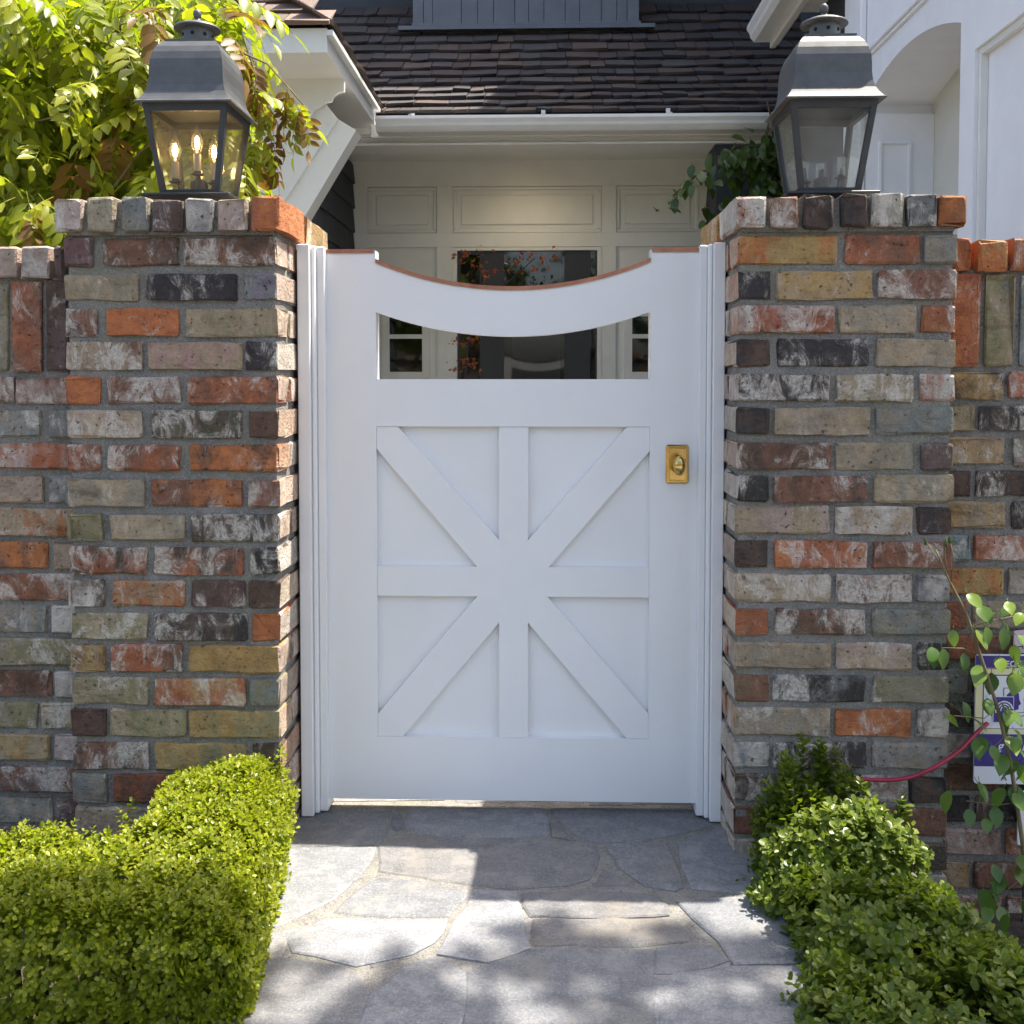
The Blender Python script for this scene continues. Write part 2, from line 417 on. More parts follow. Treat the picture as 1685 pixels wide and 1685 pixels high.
STONES = [
 [(185,100),(455,100),(462,150),(428,196),(180,200)], [(480,110),(503,108),(509,138),(490,154),(474,130)],
 [(180,208),(424,206),(398,262),(300,352),(100,455),(60,440),(90,330)],
 [(522,90),(905,90),(932,122),(936,163),(900,172),(640,168),(562,158),(524,146)],
 [(946,132),(975,152),(996,176),(948,170)], [(946,90),(1470,90),(1462,122),(1380,150),(1205,182),(1100,186),(1040,176),(990,140)],
 [(440,204),(520,166),(640,178),(940,182),(1070,202),(1080,235),(1046,298),(990,314),(830,322),(720,312),(565,290),(444,274)],
 [(1104,272),(1172,314),(1076,315)], [(1108,206),(1180,190),(1286,196),(1322,288),(1328,318),(1296,326),(1222,312),(1152,264)],
 [(1322,198),(1440,152),(1500,150),(1560,250),(1600,335),(1480,335),(1362,322),(1336,258)],
 [(444,292),(560,308),(686,330),(684,352),(636,403),(400,403),(312,392),(390,322)],
 [(716,334),(836,338),(852,400),(868,460),(876,498),(760,538),(622,516),(652,440),(696,380)],
 [(864,342),(1030,336),(1246,348),(1280,378),(1290,406),(1120,407),(892,404),(874,380)],
 [(280,418),(634,420),(612,460),(584,486),(532,516),(380,548),(190,512),(170,472)],
 [(894,418),(1302,418),(1344,460),(1336,484),(1200,490),(896,494)],
 [(1322,368),(1540,350),(1640,420),(1720,490),(1720,540),(1484,544),(1446,480),(1372,418)],
 [(1262,502),(1418,496),(1458,534),(1400,556),(1304,570),(1258,572)],
 [(704,574),(884,508),(1242,506),(1240,610),(1236,724),(690,724),(698,640)],
 [(-40,724),(0,600),(140,532),(330,560),(402,636),(372,724)], [(386,724),(416,640),(520,556),(604,532),(690,572),(688,640),(674,724)],
 [(1256,588),(1480,556),(1720,554),(1760,724),(1252,724)], [(-20,480),(100,468),(262,424),(160,480),(142,522),(10,586)],
]
for i, pl in enumerate(STONES):
    flag([tuple(atz(380+u/1.7926, 1280+v/1.7926)[:2]) for u, v in pl], 11+i)
for i, (x0, x1, y0, y1) in enumerate([(-.55,-.22,.245,.62),(-.205,.10,.25,.55),(.115,.42,.245,.66),(-.55,-.2,.635,1.1),(-.19,.1,.565,1.1),(.115,.42,.675,1.1)]):
    flag([(x0,y0),(x1-.02,y0+.02),(x1,y1),(x0+.02,y1-.01)], 60+i)

# ------------------------------------------------------------------ brickwork
PAL = dict(T=(.37,.285,.185), G=(.285,.25,.185), L=(.25,.22,.12), R=(.34,.115,.055), O=(.43,.15,.05), D=(.10,.066,.047), K=(.044,.037,.036),
           Y=(.38,.25,.10), W=(.52,.47,.42), P=(.38,.28,.235), B=(.20,.095,.058), U=(.135,.095,.088), S=(.215,.225,.21))
BURN = dict(T='G', G='S', L='Y', R='B', O='R', D='K', K='D', Y='T', W='P', P='B', B='D', U='D', S='G')
END = None
def brick(parent, x0, x1, y0, y1, z0, z1, code, seed):
    """one worn brick: code = colour, second colour, lime 0-9"""
    r = random.Random(seed)
    L = [x1-x0, y1-y0, z1-z0]; ax = L.index(max(L)); o1, o2 = [a for a in range(3) if a != ax]
    c = Vector(((x0+x1)/2, (y0+y1)/2, (z0+z1)/2)); h = [l/2 for l in L]
    ch = r.uniform(.0018, .005)
    st = [(-h[ax], .0035), (-h[ax]+ch, 0), (-h[ax]*.34, 0), (h[ax]*.34, 0), (h[ax]-ch, 0), (h[ax], .0035)]
    vs = []; fs = []
    for t, ins in st:
        a, b = h[o1]-ins, h[o2]-ins; k = ch
        for p, q in ((-a+k,-b),(a-k,-b),(a,-b+k),(a,b-k),(a-k,b),(-a+k,b),(-a,b-k),(-a,-b+k)):
            v = [0,0,0]; v[ax] = t + r.uniform(-.0016,.0016); v[o1] = p + r.uniform(-.0027,.0022); v[o2] = q + r.uniform(-.0027,.0022)
            vs.append(c + Vector(v))
    for _q in range(r.choice((0,1,1,2,3))):                                      # a knocked corner
        i = r.choice((0,5))*8 + r.randrange(8); vs[i] = vs[i].lerp(c, r.uniform(.03,.08))
    n = len(st)
    for i in range(n-1):
        for k in range(8): fs.append((i*8+k, i*8+(k+1)%8, (i+1)*8+(k+1)%8, (i+1)*8+k))
    fs.append(tuple(range(7,-1,-1))); fs.append(tuple(range((n-1)*8, n*8)))
    m = MB(); m.add(vs, fs); o = m.build('brick', M['brick'], parent, origin=c)
    recalc(o)
    if code is None:
        code = r.choice('TTTGGLRROOBBDDKUYPPS') + '%d' % r.randrange(1, 8)
    main = PAL[code[0]]; two = PAL[code[1]] if len(code) > 2 else PAL[BURN[code[0]]]
    if len(code) == 2 and r.random() < .5: two = tuple(x*r.uniform(.75,1.2) for x in main)
    j = r.uniform(.88, 1.12)
    j *= .97
    o.color = (main[0]*j, main[1]*j*r.uniform(.96,1.04), main[2]*j, int(code[-1])/9)
    o['burn'] = [x*j for x in two]
    o['end'] = [x*j for x in (END if END else main)]
    o.rotation_euler = (r.uniform(-.004,.004), r.uniform(-.004,.004), r.uniform(-.008,.008))
    return o
# front faces as (top, bottom, [(left, right, code)...]) measured on the photo
LP = [  # left pillar, x in thirds of a pixel as read off an enlargement
 (391,437,[(312,462,'U2'),(510,885,'DB3'),(908,1372,'BD5')]), (450,494,[(315,685,'TG3'),(725,1170,'K3'),(1205,1372,'S2')]),
 (508,553,[(335,483,'UB5'),(525,880,'O2'),(915,1375,'TL2')]), (563,608,[(335,708,'TB6'),(735,1197,'T3'),(1218,1375,'K5')]),
 (620,664,[(335,492,'O1'),(525,895,'BP6'),(925,1378,'RD3')]), (675,720,[(340,703,'TP5'),(750,1193,'D5'),(1235,1380,'D2')]),
 (732,775,[(345,495,'R5'),(530,893,'RB5'),(935,1380,'OD3')]), (789,833,[(355,712,'GT2'),(745,1197,'BO4'),(1235,1380,'BP4')]),
 (847,890,[(356,505,'L2'),(545,908,'TG3'),(945,1380,'DK5')]), (901,945,[(352,722,'RD5'),(760,1203,'DR5'),(1240,1380,'K5')]),
 (956,999,[(360,515,'DW6'),(550,912,'OT4'),(945,1210,'D4'),(1235,1378,'D3')]), (1009,1054,[(365,730,'TL5'),(765,1220,'DK5'),(1245,1384,'O1')]),
 (1061,1106,[(368,515,'YB3'),(548,905,'RD6'),(935,1384,'Y1')]), (1116,1160,[(370,737,'LT3'),(765,1212,'RY5'),(1235,1384,'LS1')]),
 (1168,1213,[(375,525,'D2'),(545,918,'LT2'),(935,1386,'LY2')]), (1223,1268,[(377,735,'BD5'),(765,1215,'YL1'),(1245,1386,'D2')]),
 (1275,1322,[(378,528,'GS2'),(560,905,'R2'),(935,1388,'TG3')]), (1331,1376,[(382,740,'GT2'),(770,1215,'BD3'),(1245,1388,'T3')]),
]
RPa = [
 (386,434,[(228,722,'YO2'),(755,1130,'RB4'),(1145,1312,'SG1')]), (445,492,[(228,383,'K5'),(415,893,'TY4'),(918,1303,'BP5')]),
 (502,548,[(225,703,'RP5'),(725,1110,'GT2'),(1135,1297,'R3')]), (558,603,[(225,383,'D2'),(418,878,'K5'),(910,1300,'GT2')]),
 (616,660,[(215,682,'DK6'),(710,1093,'TG5'),(1125,1292,'WR6')]), (671,715,[(218,380,'D2'),(403,880,'GT2'),(903,1293,'SG2')]),
 (729,772,[(218,685,'BD4'),(710,1095,'GT2'),(1132,1287,'U3')]), (782,826,[(222,375,'K4'),(398,868,'BD4'),(898,1285,'TG3')]),
]
RPb = [
 (834,879,[(213,658,'TP3'),(685,1050,'TW5'),(1078,1228,'K1')]), (891,934,[(213,365,'K2'),(390,838,'RO5'),(862,1228,'RB4')]),
 (946,991,[(211,663,'TP4'),(690,1050,'BD6'),(1070,1228,'SW4')]), (1003,1045,[(213,362,'R1'),(395,830,'DB5'),(860,1225,'G2')]),
 (1058,1102,[(213,665,'T1'),(688,1050,'TP5'),(1080,1227,'K3')]), (1113,1156,[(213,370,'B2'),(385,830,'KS4'),(860,1227,'GL3')]),
 (1167,1212,[(213,660,'GT4'),(682,1045,'O3'),(1070,1227,'DW5')]), (1223,1265,[(213,370,'WS4'),(385,830,'K5'),(860,1225,'GS2')]),
 (1278,1320,[(213,660,'DS4'),(685,1035,'PG5'),(1045,1225,'KD1')]), (1331,1376,[(213,370,'B2'),(390,830,'G3'),(860,1225,'BD3')]),
]
LW = [(621,662,[(-330,70,'BP5'),(75,330,'BP5')]), (674,719,[(-200,200,'GS5'),(240,336,'S3')]), (730,772,[(-260,340,'RP5')]), (782,827,[(-180,215,'TP3'),(242,346,'SW4')]),
 (836,880,[(-230,348,'OT4')]), (892,936,[(-180,230,'OB3'),(258,348,'TP4')]), (946,988,[(-200,350,'BR5')]), (998,1041,[(-170,230,'GS3'),(258,354,'WP6')]),
 (1051,1094,[(-200,354,'GL4')]), (1104,1147,[(-180,248,'BD3'),(270,358,'SW5')]), (1156,1199,[(-220,180,'LG4'),(200,364,'GT4')]), (1209,1252,[(-170,243,'TY2'),(268,368,'WP3')]),
 (1262,1303,[(-200,370,'BU5')]), (1312,1355,[(-170,253,'S3'),(285,372,'UB4')])]
RWa = [(612,656,[(1300,1545,'YD4'),(1565,2100,'RP4')]), (667,709,[(1300,1395,'LT2'),(1420,1880,'K5')]), (720,764,[(1296,1550,'TY3'),(1590,2050,'GP3')]), (774,817,[(1294,1383,'D1'),(1408,1900,'DK4')])]
RWb = [(826,870,[(1235,1495,'YT2'),(1530,1990,'DK3')]), (880,923,[(1235,1325,'S2'),(1345,1800,'RP5')]), (935,978,[(1232,1483,'YO1'),(1508,1900,'GW4')]), (992,1035,[(1230,1315,'R1'),(1345,1800,'TG3')]),
 (1044,1087,[(1230,1470,'BR2'),(1500,1900,'B3')]), (1102,1143,[(1230,1320,'S4'),(1345,1760,'DK3')]), (1157,1197,[(1230,1480,'DK3'),(1505,1900,'D3')]), (1207,1249,[(1230,1340,'SW4'),(1362,1780,'K3')]),
 (1260,1301,[(1230,1480,'DB2'),(1505,1900,'K3')]), (1312,1354,[(1230,1330,'K2'),(1352,1780,'D3')])]
LP = [(a, b, [(u/3.009, w/3.009, c) for u, w, c in l]) for a, b, l in LP]
RP = [(a, b, [(1140+u/3.009, 1140+w/3.009, c) for u, w, c in l]) for a, b, l in RPa] + [(a, b, [(1140+u/2.905, 1140+w/2.905, c) for u, w, c in l]) for a, b, l in RPb]
LW = [(a, b, [(u/3.009, w/3.009, c) for u, w, c in l]) for a, b, l in LW]
RW = [(a, b, [(1140+u/3.009, 1140+w/3.009, c) for u, w, c in l]) for a, b, l in RWa] + [(a, b, [(1140+u/2.905, 1140+w/2.905, c) for u, w, c in l]) for a, b, l in RWb]
YW, PD = .085, .43                       # wall face behind the pillar face; pillar depth
CP = .0687                               # course pitch
def extend(rows, n, pat):
    a, b, _ = rows[-1]
    return rows + [(a+54.5*(k+1), b+54.5*(k+1), pat[(k+1) % 2]) for k in range(n)]
LP = extend(LP, 3, [[(x0,x1,None) for x0,x1,_ in LP[-1][2]], [(x0,x1,None) for x0,x1,_ in LP[-2][2]]])
RP = extend(RP, 3, [[(x0,x1,None) for x0,x1,_ in RP[-1][2]], [(x0,x1,None) for x0,x1,_ in RP[-2][2]]])
LW = extend(LW, 3, [[(x0,x1,None) for x0,x1,_ in LW[-1][2]], [(x0,x1,None) for x0,x1,_ in LW[-2][2]]])
RW = extend(RW, 4, [[(x0,x1,None) for x0,x1,_ in RW[-1][2]], [(x0,x1,None) for x0,x1,_ in RW[-2][2]]])

PALE = [(.50,.36,.26),(.55,.45,.35),(.48,.30,.20),(.52,.40,.31),(.46,.36,.29),(.56,.50,.42)]  # gate-side brick faces: pale clay with sunlit brightness put into the colour
def pillar(name, label, rows, xref, xl, xr, inner, capcodes, capx, captop, seed):
    """xl, xr: left and right faces; inner: which side looks at the gate (+1 right face, -1 left face)"""
    r = random.Random(seed)
    t = thing(name, label, 'pillar', ((xl+xr)/2, PD/2, -.16), 'brick gate pillars')
    ztop = at(xref, 383, 0).z
    core = MB().box(xl+.0055, xr-.0055, .008, PD-.009, -.17, ztop+.004); core.build('mortar_core', M['mortar'], t)
    s = seed*1000
    for (ya, yb, lst) in rows:
        z1, z0 = at(xref, ya, 0).z, at(xref, yb, 0).z
        if z0 < -.2: continue
        ym = (ya+yb)/2; X = [(at(a, ym, 0).x, at(b, ym, 0).x, c) for a, b, c in lst]
        for i, (a, b, c) in enumerate(X):
            s += 1; first, last = i == 0, i == len(X)-1
            if first: a = xl
            if last: b = xr
            short = (b-a) < .118
            dpt = .198 if (short and (first or last)) else .094
            j = r.uniform(-.003,.003)
            aa = a - (r.uniform(0,.002) if first else 0); bb = b + (r.uniform(0,.002) if last else 0)
            inn = (last and inner > 0) or (first and inner < 0)
            globals()['END'] = PALE[r.randrange(len(PALE))] if inn else None
            brick(t, aa, bb, j, dpt, z0, z1, c, s)
            if first or last:                                  # the rest of that side face
                y0 = dpt + .012; k = 0
                while y0 < PD - .05:
                    ln = min(.2 if (k % 2 == 0 and dpt < .1) else r.choice((.095,.2)), PD - y0)
                    if PD - (y0+ln) < .05: ln = PD - y0
                    s += 1
                    w = .094
                    x0_, x1_ = (xl - r.uniform(-.001,.002), xl+w) if first else (xr-w, xr + r.uniform(-.001,.002))
                    code = r.choice('PPTTRROWGB') + str(r.randrange(3,8)) if (first and inner < 0) or (last and inner > 0) else None  # gate-side bricks take pale pinks, sunlight partly put into the colour
                    brick(t, x0_, x1_, y0, min(y0+ln, PD), z0, z1, code, s)
                    globals()['END'] = PALE[r.randrange(len(PALE))] if inn else None
                    y0 += ln + .012; k += 1
    globals()['END'] = None
    # rowlock cap: ends to the front, sides stepping back
    zc1, zc0 = at(xref, captop, -.018).z, at(xref, captop+55, -.018).z
    n = len(capcodes)
    MB().box(xl+.006, xr-.006, .0, PD, zc0-.006, zc1-.006).build('mortar_bed', M['mortar'], t)
    for i, (a, b) in enumerate(capx):
        s += 1; xa, xb = at(a, captop+27, -.018).x, at(b, captop+27, -.018).x
        brick(t, xa, xb, -.018 + r.uniform(-.003,.003), .195, zc0 + r.uniform(-.003,.003), zc1 + r.uniform(-.004,.003), capcodes[i], s)
        s += 1
        brick(t, xa, xb, .212, PD+.018, zc0 + r.uniform(-.003,.003), zc1 + r.uniform(-.004,.003), None if i not in (0, n-1) else 'YO4', s)
    return t
XL0, XL1 = at(112, 800, 0).x, at(457, 650, 0).x
XR0, XR1 = at(1213.5, 650, 0).x, at(1568, 800, 0).x
pillar('gate_pillar', 'old mixed-colour brick pillar under the lit lantern', LP, 290, XL0, XL1, 1,
       ['PW5','GT3','GS2','UD3','SW4','TP4','O1'], [(88,133),(142,187),(198,243.5),(251.5,297.5),(304,348.5),(357,404),(413.5,460)], 325, 1)
pillar('gate_pillar', 'old mixed-colour brick pillar under the unlit lantern', RP, 1390, XR0, XR1, -1,
       ['WR5','BP5','D1','K1','GW5','KS5','OB1'], [(1212.5,1260),(1269.5,1315),(1324,1371),(1385,1429),(1436,1487),(1494,1542),(1547,1592)], 319, 2)

def brick_wall(name, label, rows, xref, x_in, x_out, cap, sol, captop, soltop, solbot, seed):
    """low wall beside a pillar; x_in touches the pillar, x_out is the far end outside the picture"""
    r = random.Random(seed); sg = 1 if x_out > x_in else -1; TH = .20
    t = thing(name, label, 'wall', ((x_in+x_out)/2, YW+TH/2, -.16), 'brick garden walls')
    ztop = at(xref, captop+50, YW).z
    lo, hi = min(x_in, x_out), max(x_in, x_out)
    MB().box(lo, hi, YW+.009, YW+TH-.009, -.17, ztop).build('mortar_core', M['mortar'], t)
    s = seed*1000
    def run(x, z0, z1, w, gap, y0, y1, codes=None):
        nonlocal s
        k = 0
        while (x_out - x)*sg > .02:
            ww = w*r.uniform(.95,1.05); e = x + sg*ww
            if (e - x_out)*sg > 0: e = x_out
            s += 1; brick(t, min(x,e), max(x,e), y0 + r.uniform(-.003,.003), y1, z0, z1, codes[k] if codes and k < len(codes) else None, s)
            x = e + sg*gap; k += 1
    for ya, yb, lst in rows:
        z1, z0 = at(xref, ya, YW).z, at(xref, yb, YW).z
        if z0 < -.2: continue
        ym = (ya+yb)/2; end = None
        for a, b, c in lst:
            xa, xb = at(a, ym, YW).x, at(b, ym, YW).x
            if sg < 0 and (a, b, c) == lst[-1]: xb = x_in - .002
            if sg > 0 and (a, b, c) == lst[0]: xa = x_in + .002
            s += 1; brick(t, xa, xb, YW + r.uniform(-.003,.003), YW+TH, z0, z1, c, s)
            end = xa if (sg < 0 and end is None) else (xb if sg > 0 else end)
        run(end + sg*.012, z0, z1, .2, .012, YW, YW+TH)
    for lst, ya, yb, dy in ((sol, soltop, solbot, 0), (cap, captop, captop+51, .012)):
        z1, z0 = at(xref, ya, YW-dy).z, at(xref, yb, YW-dy).z
        end = None
        for a, b, c in lst:
            xa, xb = at(a, (ya+yb)/2, YW-dy).x, at(b, (ya+yb)/2, YW-dy).x
            s += 1; brick(t, xa, xb, YW - dy + r.uniform(-.003,.003), YW+TH+dy, z0 + r.uniform(-.002,.002), z1 + r.uniform(-.004,.004), c, s)
            end = (min(end, xa) if end is not None else xa) if sg < 0 else (max(end, xb) if end is not None else xb)
        run(end + sg*.014, z0, z1, .06, .012, YW-dy, YW+TH+dy)
    return t
brick_wall('garden_wall', 'low old brick wall below the wisteria with upright brick band', LW, 60, XL0-.001, -2.1,
           [(86,103,'U3'),(33,79,'PW4'),(-25,27,'PG3')], [(75,110,'U2'),(20,68,'BR4'),(-35,13,'LG4')], 406, 463, 611, 3)
brick_wall('garden_wall', 'low old brick wall behind the rose with upright brick band', RW, 1630, XR1+.001, 2.1,
           [(1573,1600,'O2'),(1610,1658,'OY2'),(1668,1716,'OR3')], [(1567,1612,'O3'),(1622,1670,'LT3'),(1679,1727,'S3')], 393, 451, 602, 4)

# ------------------------------------------------------------------ gate
YG = .186; GT = .045
gx = lambda px: at(px, 860, YG).x
gz = lambda py: at(842, py, YG).z
gate = thing('garden_gate', 'white painted wooden gate with starburst cross bracing and dipped copper-capped top', 'gate', (gx(842), YG, 0))
X0, X1, XA, XB = gx(535.5), gx(1149.5), gx(620), gx(1068.5)
zt, zb, zsh = gz(411), gz(1317.5), gz(427)
def arc(xa, xb, za, sag, n=28):
    """points along a shallow curve from xa to xb, ends at za, dipping to za - sag"""
    c = xb - xa; R = (c*c/4 + sag*sag)/(2*sag); xm = (xa+xb)/2; zc = za - sag + R
    return [(x, zc - math.sqrt(R*R - (x-xm)**2)) for x in [xa + c*i/n for i in range(n+1)]]
def wood(poly, name, y0=YG, y1=YG+GT, mat='white'):
    return recalc(MB().prism(poly, y0, y1, 'y').build(name, M[mat], gate))
wood([(X0,zb),(XA,zb),(XA,zt),(X0,zt)], 'stile'); wood([(XB,zb),(X1,zb),(X1,zt),(XB,zt)], 'stile')
top = arc(XA, XB, zsh, gz(427)-gz(473)); low = arc(XA, XB, gz(513), gz(513)-gz(553))
wood([(XA+1e-4, low[0][1])] + low[1:-1] + [(XB-1e-4, low[-1][1])] + top[::-1], 'top_rail')
wood([(XA,gz(702)),(XB,gz(702)),(XB,gz(624)),(XA,gz(624))], 'middle_rail')
wood([(XA,zb),(XB,zb),(XB,gz(1214)),(XA,gz(1214))], 'bottom_rail')
wood([(XA-.004,gz(1214)-.004),(XB+.004,gz(1214)-.004),(XB+.004,gz(702)+.004),(XA-.004,gz(702)+.004)], 'panel', YG+.016, YG+.026)
pz0, pz1 = gz(1213.6), gz(702.4); YB = YG + .0022
cxl, cxr, czt, czb = gx(821), gx(869), gz(933), gz(982)
xa, xb = XA+3e-4, XB-3e-4
wood([(cxl,pz0),(cxr,pz0),(cxr,pz1),(cxl,pz1)], 'brace', YB, YG+.016)
wood([(xa,czb),(cxl,czb),(cxl,czt),(xa,czt)], 'brace', YB, YG+.016); wood([(cxr,czb),(xb,czb),(xb,czt),(cxr,czt)], 'brace', YB, YG+.016)
e = 0.0
wood([(xa,pz1),(gx(655),pz1),(cxl-e,gz(889)),(cxl-e,czt+e),(gx(785),czt+e),(xa,gz(739))], 'brace', YB, YG+.016)
wood([(xb,pz1),(xb,gz(742)),(gx(903),czt+e),(cxr+e,czt+e),(cxr+e,gz(889)),(gx(1031),pz1)], 'brace', YB, YG+.016)
wood([(xa,pz0),(xa,gz(1177)),(gx(785),czb-e),(cxl-e,czb-e),(cxl-e,gz(1025)),(gx(662),pz0)], 'brace', YB, YG+.016)
wood([(xb,pz0),(gx(1033),pz0),(cxr+e,gz(1025)),(cxr+e,czb-e),(gx(901),czb-e),(xb,gz(1172))], 'brace', YB, YG+.016)
def cap(pts, n):
    """thin folded copper sheet over the top edge"""
    th = .0025; lip = .0065
    m = MB()
    up = [(x, z+th) for x, z in pts]; dn = [(x, z-lip) for x, z in pts]
    ya, yb = YG-.003, YG+GT+.003
    k = len(pts)
    vs = [(x, ya, z) for x, z in dn] + [(x, ya, z) for x, z in up] + [(x, yb, z) for x, z in up] + [(x, yb, z) for x, z in dn]
    fs = []
    for q in range(3):
        for i in range(k-1): fs.append((q*k+i, q*k+i+1, (q+1)*k+i+1, (q+1)*k+i))
    fs += [(0,k,2*k,3*k), (k-1,4*k-1,3*k-1,2*k-1)]
    m.add(vs, fs); return recalc(m.build('copper_cap', M['copper'], gate))
cap([(X0-.001,zt),(XA-.003,zt)], 2); cap(top, 3); cap([(XB+.003,zt),(X1+.001,zt)], 2)
# knob and plate
kx, kz = gx(1113.5), gz(763)
kn = link('knob_set', None, gate, (kx, YG, kz))
pw, ph = .0255, .0435
pl = MB(); pl.cbox(kx-pw, kx+pw, YG-.006, YG+.001, kz-ph, kz+ph, .0035)
pl.build('backplate', M['brass'], kn)
rim = MB()
for (a0,a1,b0,b1) in ((-pw+.005,-pw+.0085,-ph+.005,ph-.005),(pw-.0085,pw-.005,-ph+.005,ph-.005)):
    rim.cbox(kx+a0, kx+a1, YG-.0085, YG-.0055, kz+b0, kz+b1, .001)
for (b0,b1) in ((-ph+.005,-ph+.0085),(ph-.0085,ph-.005)):
    rim.cbox(kx-pw+.0086, kx+pw-.0086, YG-.0085, YG-.0055, kz+b0, kz+b1, .001)
rim.build('plate_rim', M['brass'], kn)
kb = MB(); prof = [(.010,0),(.0095,.004),(.0065,.009),(.0062,.016),(.0085,.021),(.0135,.025),(.0165,.030),(.0172,.036),(.0155,.041),(.011,.0445),(.005,.046),(.0005,.0462)]
n = 28; vs = []; fs = []
for rr, d in prof:
    for k in range(n):
        a = 2*math.pi*k/n; vs.append((kx + rr*.82*math.cos(a), YG-.006-d, kz + rr*1.3*math.sin(a)))
for i in range(len(prof)-1):
    for k in range(n): fs.append((i*n+k, i*n+(k+1)%n, (i+1)*n+(k+1)%n, (i+1)*n+k))
fs.append(tuple(range((len(prof)-1)*n, len(prof)*n)))
kb.add(vs, fs); recalc(kb.build('knob', M['brass'], kn, smooth=True))
MB().lathe([(.0035,0),(.0035,.0006)], (0,0,0), 12)
# jamb casings: stepped, each face a board of its own
def jamb(label, sgn, px):
    """px: outer edge, groove and inner edges on the photo"""
    zj0, zj1 = gz(1336), gz(404)
    t = thing('gate_jamb', label, 'gate jamb', (at(px[0], 860, .15).x, .17, zj0), 'white gate jambs')
    xs = [at(p, 860, .15).x for p in px]
    ys = (.146, .158, .168)
    for i in range(len(px)-1):
        a, b = sorted((xs[i], xs[i+1]))
        m = MB(); m.cbox(a+2e-4, b-2e-4, ys[i], .25, zj0+i*.002, zj1-i*.0015, .0018 if i != 1 else .003)
        m.build('casing' if i != 1 else 'bead', M['white'], t)
jamb('white stepped gate jamb against the lit lantern pillar', 1, (492.5, 513, 521, 534))
jamb('white stepped gate jamb beside the brass knob', -1, (1190.5, 1171, 1163, 1150.5))

